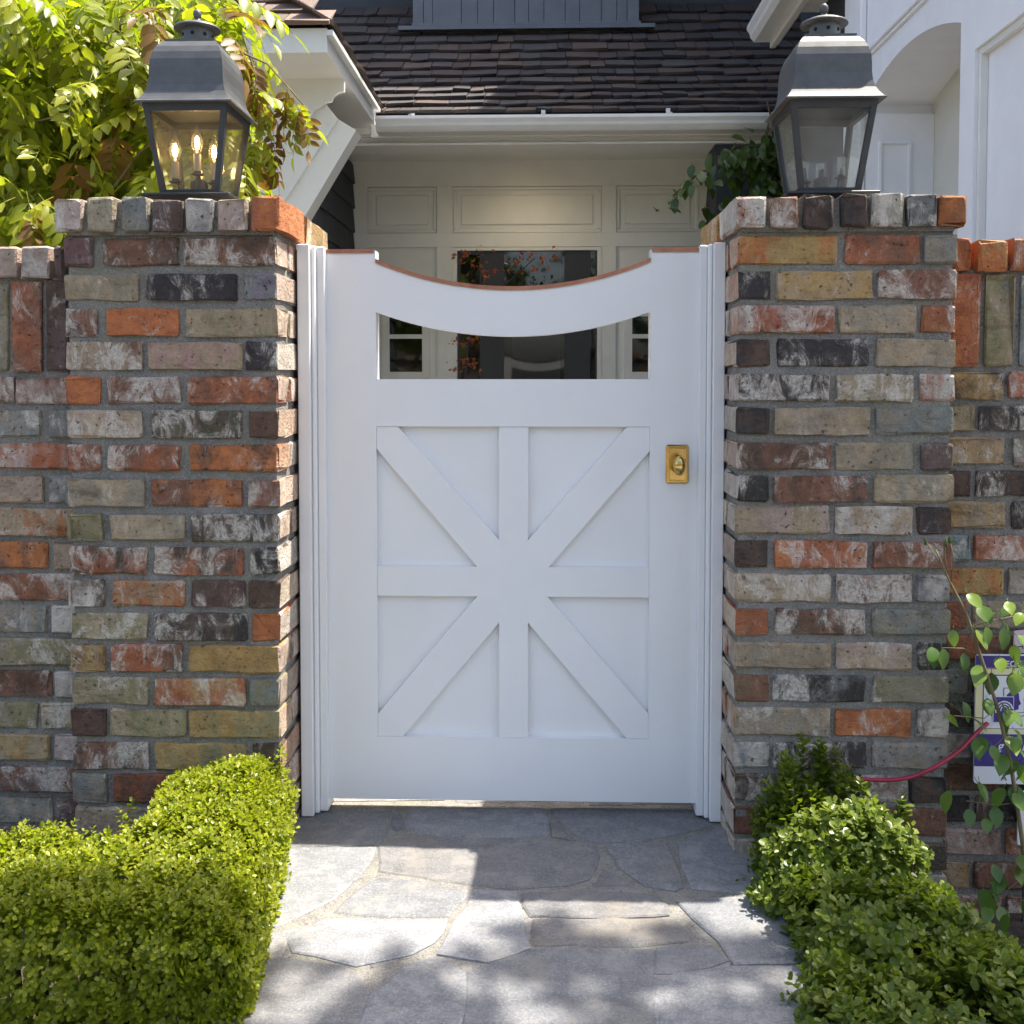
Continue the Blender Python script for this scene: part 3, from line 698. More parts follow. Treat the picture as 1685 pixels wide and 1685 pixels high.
# ------------------------------------------------------------------ lanterns
def lantern(name, label, X, Yc, Z, lit):
    t = thing(name, label, 'lantern', (X, Yc, Z), 'pillar lanterns')
    L = lambda m: m  # geometry below is in world coordinates round (X, Yc, Z)
    def P(x, y, z): return (X+x, Yc+y, Z+z)
    B = lambda m, x0,x1,y0,y1,z0,z1: m.box(X+x0,X+x1,Yc+y0,Yc+y1,Z+z0,Z+z1)
    m = MB(); m.cbox(X-.098,X+.098,Yc-.098,Yc+.098,Z,Z+.006,.0015); m.build('base_plate', M['zincdark'], t)
    b0, b1, z0, z1 = .066, .0925, .006, .200
    U = lambda pr: [(q, .200 + (z_-.216)*1.25) for q, z_ in pr]
    def half(z): return b0 + (b1-b0)*(z-z0)/(z1-z0)
    # frame: four tapering corner posts, bottom and top rails
    for sx in (-1,1):
        for sy in (-1,1):
            m = MB(); w = .0125
            vs = []
            for z in (z0, z1):
                h = half(z)
                for (dx, dy) in ((0,0),(w,0),(w,w),(0,w)):
                    vs.append(P(sx*(h-dx), sy*(h-dy), z))
            m.add(vs, [(0,1,2,3),(4,5,6,7),(0,1,5,4),(1,2,6,5),(2,3,7,6),(3,0,4,7)])
            recalc(m.build('corner_post', M['zincdark'], t))
    for (za, zb_) in ((z0, z0+.012), (z1-.016, z1)):
        for ax in (0,1):
            for sg in (-1,1):
                vs = []
                for z in (za, zb_):
                    h = half(z)-.0006
                    for (a, d) in ((-h+.012,0),(h-.012,0),(h-.012,.010),(-h+.012,.010)):
                        p = (a, sg*(h-d)) if ax == 0 else (sg*(h-d), a)
                        vs.append(P(p[0], p[1], z))
                m = MB().add(vs, [(0,1,2,3),(4,5,6,7),(0,1,5,4),(1,2,6,5),(2,3,7,6),(3,0,4,7)])
                recalc(m.build('rail', M['zincdark'], t))
    for ax in (0,1):
        for sg in (-1,1):
            vs = []
            for z in (z0+.010, z1-.014):
                h = half(z)-.005
                for (a, d) in ((-h+.006,0),(h-.006,0),(h-.006,.0016),(-h+.006,.0016)):
                    p = (a, sg*(h-d)) if ax == 0 else (sg*(h-d), a)
                    vs.append(P(p[0], p[1], z))
            m = MB().add(vs, [(0,1,2,3),(4,5,6,7),(0,1,5,4),(1,2,6,5),(2,3,7,6),(3,0,4,7)])
            recalc(m.build('pane', M['glasswarm' if lit else 'glass'], t))
    # roof: eave plate and ogee
    prof = [(.106,.216),(.106,.2185),(.1005,.221),(.0945,.228),(.0875,.238),(.0835,.250),(.0815,.264),(.0812,.282),(.0795,.296),(.0755,.309),(.069,.320),(.0605,.3285),(.056,.3315),(.056,.336),(.050,.336)]
    prof = U(prof)
    vs = []; fs = []
    for h, z in prof:
        for sx, sy in ((-1,-1),(1,-1),(1,1),(-1,1)): vs.append(P(sx*h, sy*h, z))
    for i in range(len(prof)-1):
        for k in range(4): fs.append((i*4+k, i*4+(k+1)%4, (i+1)*4+(k+1)%4, (i+1)*4+k))
    nn = len(prof)*4; fs.append((nn-4,nn-3,nn-2,nn-1))
    # underside, slightly inside so that the eave has a thickness
    fs.append((3,2,1,0))
    roof = recalc(MB().add(vs, fs).build('roof', M['zinc'], t))
    ch = MB(); ch.lathe(U([(.035,.334),(.035,.366)]), (X,Yc,Z), 28); chim = ch.build('chimney', M['zinc'], t, smooth=False)
    for k in range(8):
        a = 2*math.pi*(k+.0)/8 - math.pi/2; r_ = .0352
        c = Vector(P(r_*math.cos(a), r_*math.sin(a), .200 + (.352-.216)*1.25)); d = Vector((math.cos(a), math.sin(a), 0))
        hb = MB(); hb.tube([c - d*.001, c + d*.0006], .0042, 10); hb.build('vent_hole', M['hole'], chim)
    MB().lathe(U([(.0515,.3645),(.052,.366),(.050,.3685),(.034,.3745),(.016,.379),(.0075,.382),(.006,.386)]), (X,Yc,Z), 32).build('smoke_cap', M['zinc'], t, smooth=True)
    MB().lathe(U([(.0045,.384),(.0075,.388),(.0094,.393),(.0084,.3985),(.004,.402),(.0008,.403)]), (X,Yc,Z), 16).build('finial', M['zinc'], t, smooth=True)
    # candle cluster
    cl = link('candle_cluster', None, t, P(0,0,.006))
    MB().lathe([(.022,.006),(.022,.010),(.019,.012),(.019,.046),(.015,.050),(.004,.054),(.004,.07)], (X,Yc,Z), 18).build('hub', M['zincdark'], cl)
    for k, (a, rr, zt_) in enumerate(((math.pi*1.06, .052, .090), (-math.pi*.5, .012, .106), (.02*math.pi, .034, .088)) if lit else ((math.pi*1.05, .041, .085), (math.pi*.5, .02, .086), (-.03*math.pi, .041, .095))):
        dx, dy = math.cos(a), math.sin(a)
        pts = [P(dx*(.012 + (rr-.012)*f), dy*(.012 + (rr-.012)*f), .034 - .016*math.sin(math.pi*min(f*1.0,1)) + (.0 if f < .75 else (f-.75)*.15)) for f in (0,.25,.5,.75,.92,1)]
        pts.append(P(dx*rr, dy*rr, zt_-.045))
        MB().tube(pts, .0034, 8).build('arm', M['zincdark'], cl, smooth=True)
        MB().lathe([(.004,zt_-.048),(.014,zt_-.046),(.014,zt_-.0435),(.0075,zt_-.042),(.0075,zt_-.038)], P(dx*rr, dy*rr, 0), 16).build('drip_pan', M['zincdark'], cl)
        sl = MB().lathe([(.0085,zt_-.038),(.0085,zt_)], P(dx*rr, dy*rr, 0), 16).build('candle_sleeve', M['sleeve' if lit else 'clear'], cl, smooth=False)
        if lit:
            bp = [(.0055,zt_),(.0085,zt_+.006),(.0128,zt_+.018),(.0132,zt_+.026),(.0105,zt_+.040),(.0055,zt_+.053),(.0022,zt_+.063),(.0006,zt_+.070)]
            bu = MB().lathe(bp, P(dx*rr, dy*rr, 0), 18).build('bulb', M['bulb'], cl, smooth=True)
            MB().lathe([(.001,zt_+.012),(.0042,zt_+.015),(.0055,zt_+.024),(.0042,zt_+.036),(.0012,zt_+.041)], P(dx*rr, dy*rr, 0), 12).build('filament', M['filament'], bu, smooth=True)
    return t
zcap = at(312, 318.5, .125).z
LX, RX = (at(307, 318, .13).x, at(1370, 316, .13).x)
lantern('pillar_lantern', 'lit zinc lantern with three glowing candle bulbs and ogee roof', LX, .215, at(312, 322, .125).z, True)
lantern('pillar_lantern', 'unlit zinc lantern with empty candle cups in front of the arched wall', RX, .215, at(1370, 319, .125).z, False)

# ------------------------------------------------------------------ house
house = thing('house', 'storybook house with cedar shake roofs and a panelled white entry porch', 'house', (0, 5.0, -.16))
def part(name, mat, parent=None, smooth=False):
    """decorator-free helper: returns an MB with a done() method"""
    m = MB(); m.done = lambda: m.build(name, M[mat], parent or house, smooth); return m
def px_box(m, x0, x1, y0, y1, Ya, Yb, ref=(870, 400)):
    a = at(x0, ref[1], Ya).x; b = at(x1, ref[1], Ya).x; t_ = at(ref[0], y0, Ya).z; d = at(ref[0], y1, Ya).z
    return m.box(a, b, Ya, Yb, d, t_)
YP = 4.9
xl, xr = at(584, 400, YP).x, at(1162, 400, YP).x
zceil = 2.47
# porch wall: ground sheet, then rails and stiles proud of it, then panel mouldings
pwall = part('porch_wall', 'cream'); 
ax = lambda p: at(p, 400, YP).x
az = lambda p: at(870, p, YP).z
D0, D1 = ax(745), ax(990)
zd = az(407)
pwall.box(xl-.5, D0-.001, YP+.02, YP+.14, -.16, zceil+.3); pwall.box(D1+.001, xr+.5, YP+.02, YP+.14, -.16, zceil+.3); pwall.box(D0-.001, D1+.001, YP+.02, YP+.14, zd+.001, zceil+.3)
pwall = pwall.done()
rows = [(az(306), az(383)), (az(406), az(640)), (az(660), -.05)]
cols = [(ax(605), ax(719)), (D0, D1), (ax(1014), ax(1150))]
fr = MB()
def rail(x0, x1, z0, z1): MB().box(x0, x1, YP, YP+.0205, min(z0,z1), max(z0,z1)).build('rail', M['cream'], pwall)
rail(xl-.4, xr+.4, rows[0][0], zceil+.2); rail(xl-.4, xr+.4, rows[1][0]+.0005, rows[0][1]-.0005)
for a, b in ((xl-.4, cols[0][0]), (cols[0][1], cols[1][0]), (cols[1][1], cols[2][0]), (cols[2][1], xr+.4)):
    rail(a, b, rows[0][1], rows[0][0]-.0006)
    rail(a, b, -.15, rows[1][0])
for (a, b) in (cols[0], cols[2]): rail(a+.0005, b-.0005, rows[1][1], rows[2][0])
def moulding(x0, x1, z0, z1, parent, Yf, w=.026, mat='cream'):
    """raised bead round a panel, and its field"""
    z0, z1 = min(z0,z1), max(z0,z1); m = MB()
    for (a,b,c,d) in ((x0,x1,z1-w,z1),(x0,x1,z0,z0+w)): m.cbox(a+.001,b-.001,Yf-.012,Yf+.002,c+.001,d-.001,.005)
    for (a,b) in ((x0,x0+w),(x1-w,x1)): m.cbox(a+.001,b-.001,Yf-.0115,Yf+.002,z0+w,z1-w,.005)
    m.build('panel_moulding', M[mat], parent)
    MB().cbox(x0+w+.03, x1-w-.03, Yf-.009, Yf+.001, z0+w+.03, z1-w-.03, .006).build('raised_panel', M[mat], parent)
for i, (a, b) in enumerate(cols):
    moulding(a, b, rows[0][1], rows[0][0], pwall, YP+.02)
    if i != 1:
        moulding(a, b, rows[2][1], rows[2][0], pwall, YP+.02)
# sidelights in the outer bays
for i, (a, b) in ((0, cols[0]), (2, cols[2])):
    sx0, sx1 = (ax(640), ax(694)) if i == 0 else (ax(1041), ax(1096))
    sl = link('sidelight', None, house, ((sx0+sx1)/2, YP+.02, az(640)))
    zz = [az(480), az(519), az(523), az(552), az(555), az(609), az(613), az(640)]
    m = MB(); z_a, z_b = az(470), az(612)
    m.box(sx0-.05, sx0, YP-.002, YP+.019, z_b-.05, z_a+.05); m.box(sx1, sx1+.05, YP-.002, YP+.019, z_b-.05, z_a+.05)
    m.box(sx0, sx1, YP-.002, YP+.019, z_a, z_a+.05); m.box(sx0, sx1, YP-.002, YP+.019, z_b-.05, z_b)
    m.box(sx0, sx1, YP, YP+.018, az(557), az(550)); m.box(sx0, sx1, YP, YP+.018, az(521), az(515))
    m.build('frame', M['cream'], sl)
    for za, zb_ in ((az(471), az(515)), (az(521), az(550)), (az(557), az(612))):
        MB().box(sx0, sx1, YP+.008, YP+.012, zb_, za).build('pane', M['doorglass'], sl)
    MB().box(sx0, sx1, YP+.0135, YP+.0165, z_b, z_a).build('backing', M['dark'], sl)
# glazed front door
door = link('front_door', None, house, ((D0+D1)/2, YP+.05, -.05))
m = MB(); w = ax(752)-ax(745)
m.box(D0, D0+w, YP-.006, YP+.08, -.05, zd); m.box(D1-w, D1, YP-.006, YP+.08, -.05, zd); m.box(D0+w, D1-w, YP-.006, YP+.08, az(412), zd); m.box(D0+w, D1-w, YP-.006, YP+.08, -.05, .25)
m.build('frame', M['cream'], door)
MB().box(D0+w, D1-w, YP+.03, YP+.036, .25, az(412)).build('glass', M['doorglass'], door)
m = MB()
for a, b in ((789, 829), (929, 972), (752.5, 757), (980, 984.5)): m.box(ax(a), ax(b), YP+.012, YP+.0295, .25, az(412.5))
m.box(ax(757.2), ax(788.8), YP+.013, YP+.029, az(418), az(412.5))
m.build('stile', M['charcoal'], door)
m = MB().box(ax(838), ax(925), YP+.7, YP+.72, .1, az(520)); m.build('curtain', M['curtain'], door)
rm = MB().box(D0-.6, D1+.6, YP+2.2, YP+2.25, -.05, 2.4); rm.box(D0-.62, D0-.6, YP+.141, YP+2.2, -.05, 2.4); rm.box(D1+.6, D1+.62, YP+.141, YP+2.2, -.05, 2.4); rm.box(D0-.6, D1+.6, YP+.141, YP+2.2, 2.4, 2.45); rm.box(D0-.6, D1+.6, YP+.141, YP+2.2, -.1, -.05)
rm.build('room', M['dark'], door)
# porch sides in navy shingles, ceiling, beam
sx = at(584, 300, YP).x - .02
def side_shingles(x, face, ya, yb, z0, z1, name):
    w_ = link(name, None, house, (x, (ya+yb)/2, z0))
    MB().box(min(x, x-face*.1), max(x, x-face*.1), ya, yb, z0, z1).build('backing', M['navy'], w_)
    z = z0; rr = random.Random(3)
    while z < z1-.02:
        y = ya - rr.uniform(0,.1)
        zt_ = min(z+.165, z1)
        while y < yb:
            wd = rr.uniform(.14,.24); a, b = max(y, ya), min(y+wd-.004, yb)
            if b-a > .02:
                o = MB()
                dz = rr.uniform(0,.006)
                o.add([(x+face*.022,a,z-dz),(x+face*.022,b,z-dz),(x+face*.008,b,zt_),(x+face*.008,a,zt_),(x,a,z-dz),(x,b,z-dz),(x,b,zt_),(x,a,zt_)],
                      [(0,1,2,3),(4,7,6,5),(0,4,5,1),(1,5,6,2),(2,6,7,3),(3,7,4,0)])
                recalc(o.build('shingle', M['navy'], w_))
            y += wd
        z += .165
    return w_
side_shingles(sx, 1, 3.0, YP-.001, 1.0, 2.45, 'left_porch_wall')
side_shingles(at(1162, 300, YP).x + .02, -1, 4.25, YP-.001, 1.0, 2.45, 'right_porch_wall')
post = part('corner_post', 'navy'); post.cbox(at(1176,300,4.0).x, at(1255,300,4.0).x, 4.0, 4.24, -.16, 2.42, .01); post.done()
c = part('porch_ceiling', 'cream'); c.box(-1.5, 1.5, 4.05, YP+.02, zceil, zceil+.04); c.done()
YE = 3.79
ez = lambda p, Y=YE: at(895, p, Y).z
ex0, ex1 = at(617, 195, YE).x, 1.36
b = part('entablature', 'trim')
for i, (p0, p1, Y) in enumerate(((211.5, 219, 3.95), (219.5, 223, 3.965), (223.5, 233, 3.985), (233.5, 237.5, 3.97))):
    b.box(-1.35, 1.3, Y, 4.2, at(895,p1,Y).z, at(895,p0,Y).z + (.06 if i == 0 else 0))
b.done()
gp = [(YE, ez(188)), (YE-.002, ez(193)), (YE+.012, ez(199)), (YE+.016, ez(204)), (YE+.032, ez(209)), (YE+.045, ez(212)), (YE+.15, ez(212)), (YE+.15, ez(186)), (YE+.146, ez(186)), (YE+.146, ez(210)), (YE+.05, ez(210)), (YE+.006, ez(188))]
gt = part('gutter', 'gutter'); gt.prism(gp, ex0, ex1, 'x'); gut = recalc(gt.done())
for p in (675, 894, 1103):
    X = at(p, 175, YE).x; m = MB(); m.box(X-.012, X+.012, YE-.001, YE+.17, ez(187.5), ez(186)); m.box(X-.012, X+.012, YE+.10, YE+.112, ez(187), ez(172)); m.build('gutter_strap', M['gutter'], gut)
fb = part('roof_edge_board', 'trim'); fb.box(ex0-.05, 1.36, YE+.151, YE+.18, ez(214), ez(176)); fb.done()

# ---- shakes
unit = []
for k in range(4):
    r_ = random.Random(k); m = MB()
    j = lambda a: r_.uniform(-a, a)
    vs = [(-.5,-.5+j(.03),0),(.5,-.5+j(.03),0),(.5+j(.01),.5,0),(-.5+j(.01),.5,0),(-.5,-.5+j(.04),1+j(.25)),(.5,-.5+j(.04),1+j(.25)),(.5+j(.01),.5,.25),(-.5+j(.01),.5,.25)]
    me = bpy.data.meshes.new('shake'); me.from_pydata(vs, [], [(3,2,1,0),(4,5,6,7),(0,1,5,4),(1,2,6,5),(2,3,7,6),(3,0,4,7)]); me.materials.append(M['shingle']); me.update(); unit.append(me)
def shake(parent, c, U, V, N, w, h, th, col, rr):
    o = bpy.data.objects.new('shingle', rr.choice(unit)); COL.objects.link(o); o.parent = parent
    R = Matrix((U, V, N)).transposed().to_4x4()
    o.matrix_basis = Matrix.Translation(Vector(c) - WLOC[parent]) @ R @ Matrix.Diagonal((w, h, th, 1))
    o.color = col + (1,); WLOC[o] = Vector(c); return o
SHADED_SHC = [(.055,.041,.037),(.04,.034,.033),(.072,.052,.045),(.06,.053,.052),(.034,.031,.032),(.082,.058,.047),(.056,.05,.051)]  # main roof shakes: the shade there is put into these dark colours
mroof = link('main_roof', None, house, (0, 4.5, 2.5))
profile = []; y, z = YE+.10, ez(176)
slopes = [28,29,30,31.5,33,34.5,36,37.5,39,40,41,42,42.5]
ex = .16
rr = random.Random(21)
dk = MB(); prev = (y+.02, z-.02)
pts = [(y, z)]
for i, s_ in enumerate(slopes):
    a = math.radians(s_); pts.append((pts[-1][0] + ex*math.cos(a), pts[-1][1] + ex*math.sin(a)))
poly = [(p[0]+.012, p[1]-.012) for p in pts] + [(p[0]+.05, p[1]-.06) for p in pts[::-1]]
recalc(MB().prism(poly, -1.85, 1.94, 'x').build('deck', M['deck'], mroof))
for i, s_ in enumerate(slopes):
    a = math.radians(s_ - 4.5); V = Vector((0, math.cos(a), math.sin(a))); N = Vector((0, -math.sin(a), math.cos(a))); U = Vector((1,0,0))
    x = -1.82 - rr.uniform(0, .12)
    while x < 1.92:
        w = rr.choice((.09,.12,.15,.18,.22))*rr.uniform(.9,1.1); x1 = min(x+w, 1.94)
        if x1 - x > .04 and x1 > -1.84:
            xa_ = max(x, -1.84); h = ex*1.55
            c = Vector(((xa_+x1)/2, pts[i][0], pts[i][1])) + V*(h/2 + rr.uniform(-.016,.010)) - N*.004
            shake(mroof, c, U, V, N, x1-xa_-.005, h, rr.uniform(.016,.024), rr.choice(SHADED_SHC), rr)
        x = x1 + .0005
# dormer standing on the roof slope
dl = 11; dY, dZ = pts[dl][0]+.01, pts[dl][1]
kk = 0
for p_ in pts:                                   # row that lies at photo height y = 47
    if p_[1] < at(870, 47, p_[0]).z: kk += 1
dY = pts[max(kk-1,1)][0]; 
dorm = link('dormer', None, house, (at(865,40,dY).x, dY, at(865,45,dY).z))
seams = [679,697,712,759,786,812,847,870,895,930,954,990,1015,1032,1052]
zb_, zt_ = at(865, 38, dY).z, at(865, 38, dY).z + 1.2
for i in range(len(seams)-1):
    a, b_ = at(seams[i], 20, dY).x, at(seams[i+1], 20, dY).x
    MB().cbox(a+.0015, b_-.0015, dY + rr.uniform(0,.004), dY+.03, zb_, zt_, .002).build('board', M['slate'], dorm)
MB().box(at(680,20,dY).x, at(1051,20,dY).x, dY+.03, dY+1.6, zb_-.05, zt_).build('body', M['slate'], dorm)
m = MB(); m.box(at(655,40,dY-.05).x, at(1078,40,dY-.05).x, dY-.05, dY-.001, at(865,46.5,dY-.05).z, at(865,40,dY-.05).z); m.box(at(677,40,dY-.03).x, at(1055,40,dY-.03).x, dY-.03, dY-.0005, at(865,39.8,dY-.03).z, at(865,36,dY-.03).z); m.build('sill', M['slate'], dorm)
m = MB(); m.box(at(660,20,dY).x, at(1070,20,dY).x, dY-.12, dY+1.5, zt_, zt_+.06); m.build('dormer_roof', M['deck'], dorm)
# unseen upper storey and deep eaves, added and sized to shade the roof below
up = part('shade_storey', 'navy'); up.box(-3.2, 4.5, 5.6, 11, 3.3, 6.5); up.done()
ue = part('shade_eave', 'trim'); ue.box(-3.4, 4.7, 4.93, 5.6, 6.5, 6.6); ue.done()
ur = part('shade_roof', 'deck'); ur.prism([(4.93,6.6),(8.3,8.9),(11.6,6.6)], -3.4, 4.7, 'x'); recalc(ur.done())
# ---- left bay: hipped eave with brackets
YBf = 2.54; XE = at(538, 60, YBf).x
f1, f0 = at(450, 47, YBf).z, at(450, 87, YBf).z
m = part('bay_fascia', 'trim'); m.box(-3.6, XE, YBf, YBf+.03, f0, f1); m.box(XE-.03, XE, YBf+.0305, 3.88, f0+.001, f1-.001); m.done()
m = part('bay_drip_edge', 'gutter'); m.box(XE, XE+.03, YBf-.012, 3.86, f1-.035, f1-.012); m.done()
m = part('bay_soffit', 'trim'); m.box(-3.6, XE-.031, YBf+.031, 4.0, f0+.004, f0+.03); m.done()
m = part('bay_wall', 'navy'); m.box(-3.6, -1.75, 3.05, 4.9, -.16, f0+.004); m.done()
m = part('bay_corner_board', 'cream'); m.box(-1.749, sx-.101, 3.05, 4.9, -.16, f0+.004); m.done()
broof = link('bay_roof', None, house, (-1.6, 3.2, f1))
a = math.radians(40); e_ = .135
NB = 7
dk = MB(); hgt = NB*e_
dk.add([(-3.6,YBf,f1),(XE,YBf,f1),(XE,4.4,f1),(XE-hgt*math.cos(a),4.4,f1+hgt*math.sin(a)),(XE-hgt*math.cos(a),YBf+hgt*math.cos(a),f1+hgt*math.sin(a)),(-3.6,YBf+hgt*math.cos(a),f1+hgt*math.sin(a))],
       [(0,1,4,5),(1,2,3,4)])
dk.build('deck', M['deck'], broof)
SUNLIT_SHC = [(.24,.165,.13),(.20,.135,.105),(.17,.125,.10),(.27,.19,.15),(.14,.10,.085)]  # bay roof shakes: sunlit brightness put into these lighter colours
for i in range(NB):
    s0 = i*e_; aa = a - math.radians(4)
    V = Vector((0, math.cos(aa), math.sin(aa))); N = Vector((0, -math.sin(aa), math.cos(aa))); U = Vector((1,0,0))
    xh = XE - s0*math.cos(a) + .02; x = xh
    while x > -2.6:
        w = rr.uniform(.10,.24); h = e_*1.5
        c = Vector((x-w/2, YBf-.03 + s0*math.cos(a), f1 + .004 + s0*math.sin(a))) + V*(h/2 + rr.uniform(-.008,.006))
        shake(broof, c, U, V, N, w-.005, h, rr.uniform(.016,.024), rr.choice(SUNLIT_SHC), rr); x -= w
    V = Vector((-math.cos(aa), 0, math.sin(aa))); N = Vector((math.sin(aa), 0, math.cos(aa))); U = Vector((0,1,0))
    yy = YBf + s0*math.cos(a) - .02
    while yy < 4.3:
        w = rr.uniform(.10,.24); h = e_*1.5
        c = Vector((XE+.03 - s0*math.cos(a), yy+w/2, f1 + .004 + s0*math.sin(a))) + V*(h/2 + rr.uniform(-.008,.006))
        shake(broof, c, U, V, N, w-.005, h, rr.uniform(.016,.024), rr.choice(SUNLIT_SHC), rr); yy += w
# knee brace and corbel under the bay eave
YK = 3.0
m = part('knee_brace', 'trim'); pb = [(586,214),(556,196),(420,398),(420,440),(452,440)]
m.prism([(at(u,v,YK).x, at(u,v,YK).z) for u, v in pb], YK, YK+.14, 'y'); recalc(m.done())
m = part('corbel', 'trim'); pb = [(566,91),(566,150),(556,152),(548,158),(545,166),(536,168),(528,176),(520,178),(500,215),(478,250),(470,248),(470,91)]
m.prism([(at(u,v,YK-.05).x, at(u,v,YK-.05).z) for u, v in pb], YK-.05, YK-.021, 'y'); recalc(m.done())
m = part('gable_panel', 'trim'); pb = [(472,88),(556,196),(425,396),(372,396),(372,88)]
m.prism([(at(u,v,YK-.02).x, at(u,v,YK-.02).z) for u, v in pb], YK-.02, YK-.001, 'y'); recalc(m.done())
# porch lamp
pl_ = thing('porch_light', 'small warm downlight in the porch ceiling above the door', 'light', (at(868,260,YP).x, 4.42, zceil))
MB().lathe([(.07,-.012),(.075,-.006),(.075,-.0005)], tuple(WLOC[pl_]), 20).build('trim_ring', M['trim'], pl_)
MB().lathe([(.05,-.0145),(.05,-.0125)], tuple(WLOC[pl_]), 20).build('lens', M['porchlamp'], pl_)
ld = bpy.data.lights.new('porch_lamp', 'SPOT'); ld.energy = 4.5; ld.color = (1,.78,.5); ld.spot_size = math.radians(165); ld.shadow_soft_size = .08; ld.spot_blend = 1.0
lo = bpy.data.objects.new('porch_lamp', ld); COL.objects.link(lo); lo.parent = pl_; lo.location = (0,0,-.03)

# ---- white wing with the arched niche: one long wall seen at a slant
XW = 1.42
wing = thing('garden_wing', 'white wing wall with arched niche and recessed panel beyond the unlit lantern', 'building', (XW, 1.5, -.16))
dY_ = lambda px: atx(px, 300, XW).y
wz = lambda px, py: atx(px, py, XW).z
ya, yb = atx(1577, 300, XW).y, atx(1427, 300, XW).y + .06       # near and far jamb of the niche
zs = wz(1577, 41); ym = (ya+yb)/2
WY0, WY1, WT = .5, atx(1400, 60, XW).y, 3.6
pk = wz(1500, 66)
n = 20; c = yb-ya; sag = pk - zs; R_ = (c*c/4+sag*sag)/(2*sag); zc = pk - R_
ar = [(ya + c*i/n, zc + math.sqrt(R_*R_ - (ya + c*i/n - ym)**2)) for i in range(n+1)]
TH = .30
wl = link('wall', None, wing, (XW, 1.5, -.16))
pY1, pY0 = dY_(1601), 1.5 - .9
pz = wz(1601, 84)
m = MB(); m.prism([(yb, -.16), (WY1, -.16), (WY1, WT), (yb, WT)], XW, XW+TH, 'x'); recalc(m.build('pier', M['wing'], wl))
m = MB(); m.prism(ar + [(yb-1e-4, WT), (ya+1e-4, WT)], XW, XW+TH, 'x'); recalc(m.build('arch_head', M['wing'], wl))
m = MB(); m.prism([(pY1, -.16), (ya, -.16), (ya, WT), (pY1, WT)], XW, XW+TH, 'x'); recalc(m.build('pier', M['wing'], wl))
m = MB(); m.prism([(pY0, pz), (pY1-1e-4, pz), (pY1-1e-4, WT), (pY0, WT)], XW, XW+TH, 'x'); recalc(m.build('panel_head', M['wing'], wl))
m = MB(); m.prism([(WY0-.6, -.16), (pY0-1e-4, -.16), (pY0-1e-4, WT), (WY0-.6, WT)], XW, XW+TH, 'x'); recalc(m.build('pier', M['wing'], wl)) if False else None
m = MB(); m.box(XW+.035, XW+TH, pY0, pY1-1e-4, -.16, pz-1e-4); m.build('recessed_panel', M['wing'], wl)
m = MB(); m.prism([(pY1-.022, pz-.022),(pY1-.001, pz-.001),(pY1-.001,-.1),(pY1-.022,-.1)], XW+.012, XW+.034, 'x'); m.prism([(pY0, pz-.022),(pY1-.0225, pz-.022),(pY1-.002, pz-.001),(pY0, pz-.001)], XW+.012, XW+.034, 'x'); recalc(m.build('panel_bead', M['trim'], wl))
nb = link('niche', None, wing, (XW+TH, ym, -.16))
MB().box(XW+TH, XW+TH+.05, ya-.3, yb+.3, -.16, WT-.2).build('back', M['niche'], nb)
zsp = at(1490, 190, yb).z
MB().box(XW+.002, XW+TH-.001, yb-.03, yb-.0005, -.16, zsp).build('side_panel', M['wing'], nb)
m = MB(); ps0, ps1, pzt = at(1450,260,yb-.03).x, at(1494,260,yb-.03).x, at(1470,237,yb-.03).z
m.box(ps0-.012, ps0, yb-.040, yb-.0301, .9, pzt+.012); m.box(ps1, ps1+.012, yb-.040, yb-.0301, .9, pzt+.012); m.box(ps0, ps1, yb-.040, yb-.0301, pzt, pzt+.012); m.build('panel_bead', M['wing'], nb)
zm = wz(1435, 85)
m = MB(); m.cbox(XW-.022, XW+.001, .4, yb-.03, zm, zm+.022, .004); m.cbox(XW-.012, XW+.001, .4, yb-.03, zm-.016, zm-.001, .003); m.build('string_moulding', M['wing'], wing)
m = MB(); m.cbox(XW-.03, XW-.0005, atx(1427,60,XW).y, WY1-.001, -.16, WT, .006); m.build('corner_pilaster', M['wing'], wing)
# side block in dark siding behind the wing, with the white gutter of its eave
m = MB(); m.box(XW+.02, 4.5, WY1+.001, 3.80, -.16, 3.6); m.box(1.95, 4.5, 3.801, 5.6, -.16, 6.5); m.build('side_block', M['navy'], house)  # the taller second box is unseen, added to shade the main roof
m = MB(); m.box(1.19, 4.7, 3.5, 4.92, 6.5, 6.6); m.build('side_shade_eave', M['trim'], house)  # unseen eave, added so that its shadow falls on the main roof
gzz = at(1229, 70, 3.78).z; gX = at(1229, 70, 3.78).x
def kprof(x, z): return [(x, z+.09), (x-.002, z+.07), (x+.014, z+.045), (x+.018, z+.025), (x+.04, z), (x+.13, z), (x+.13, z+.1), (x+.006, z+.09)]
m = MB(); m.prism([(a_, b_) for a_, b_ in kprof(gX, gzz)], 2.6, 3.78, 'y'); recalc(m.build('side_gutter', M['gutter'], house))
m = MB(); m.box(gX+.131, gX+.16, 2.6, 3.79, gzz-.03, gzz+.12); m.box(gX+.18, XW+.01, 2.6, WY1+.6, gzz+.02, gzz+.05); m.box(gX+.161, gX+.179, 2.6, 3.785, gzz-.012, gzz+.03); m.build('side_soffit', M['trim'], house)

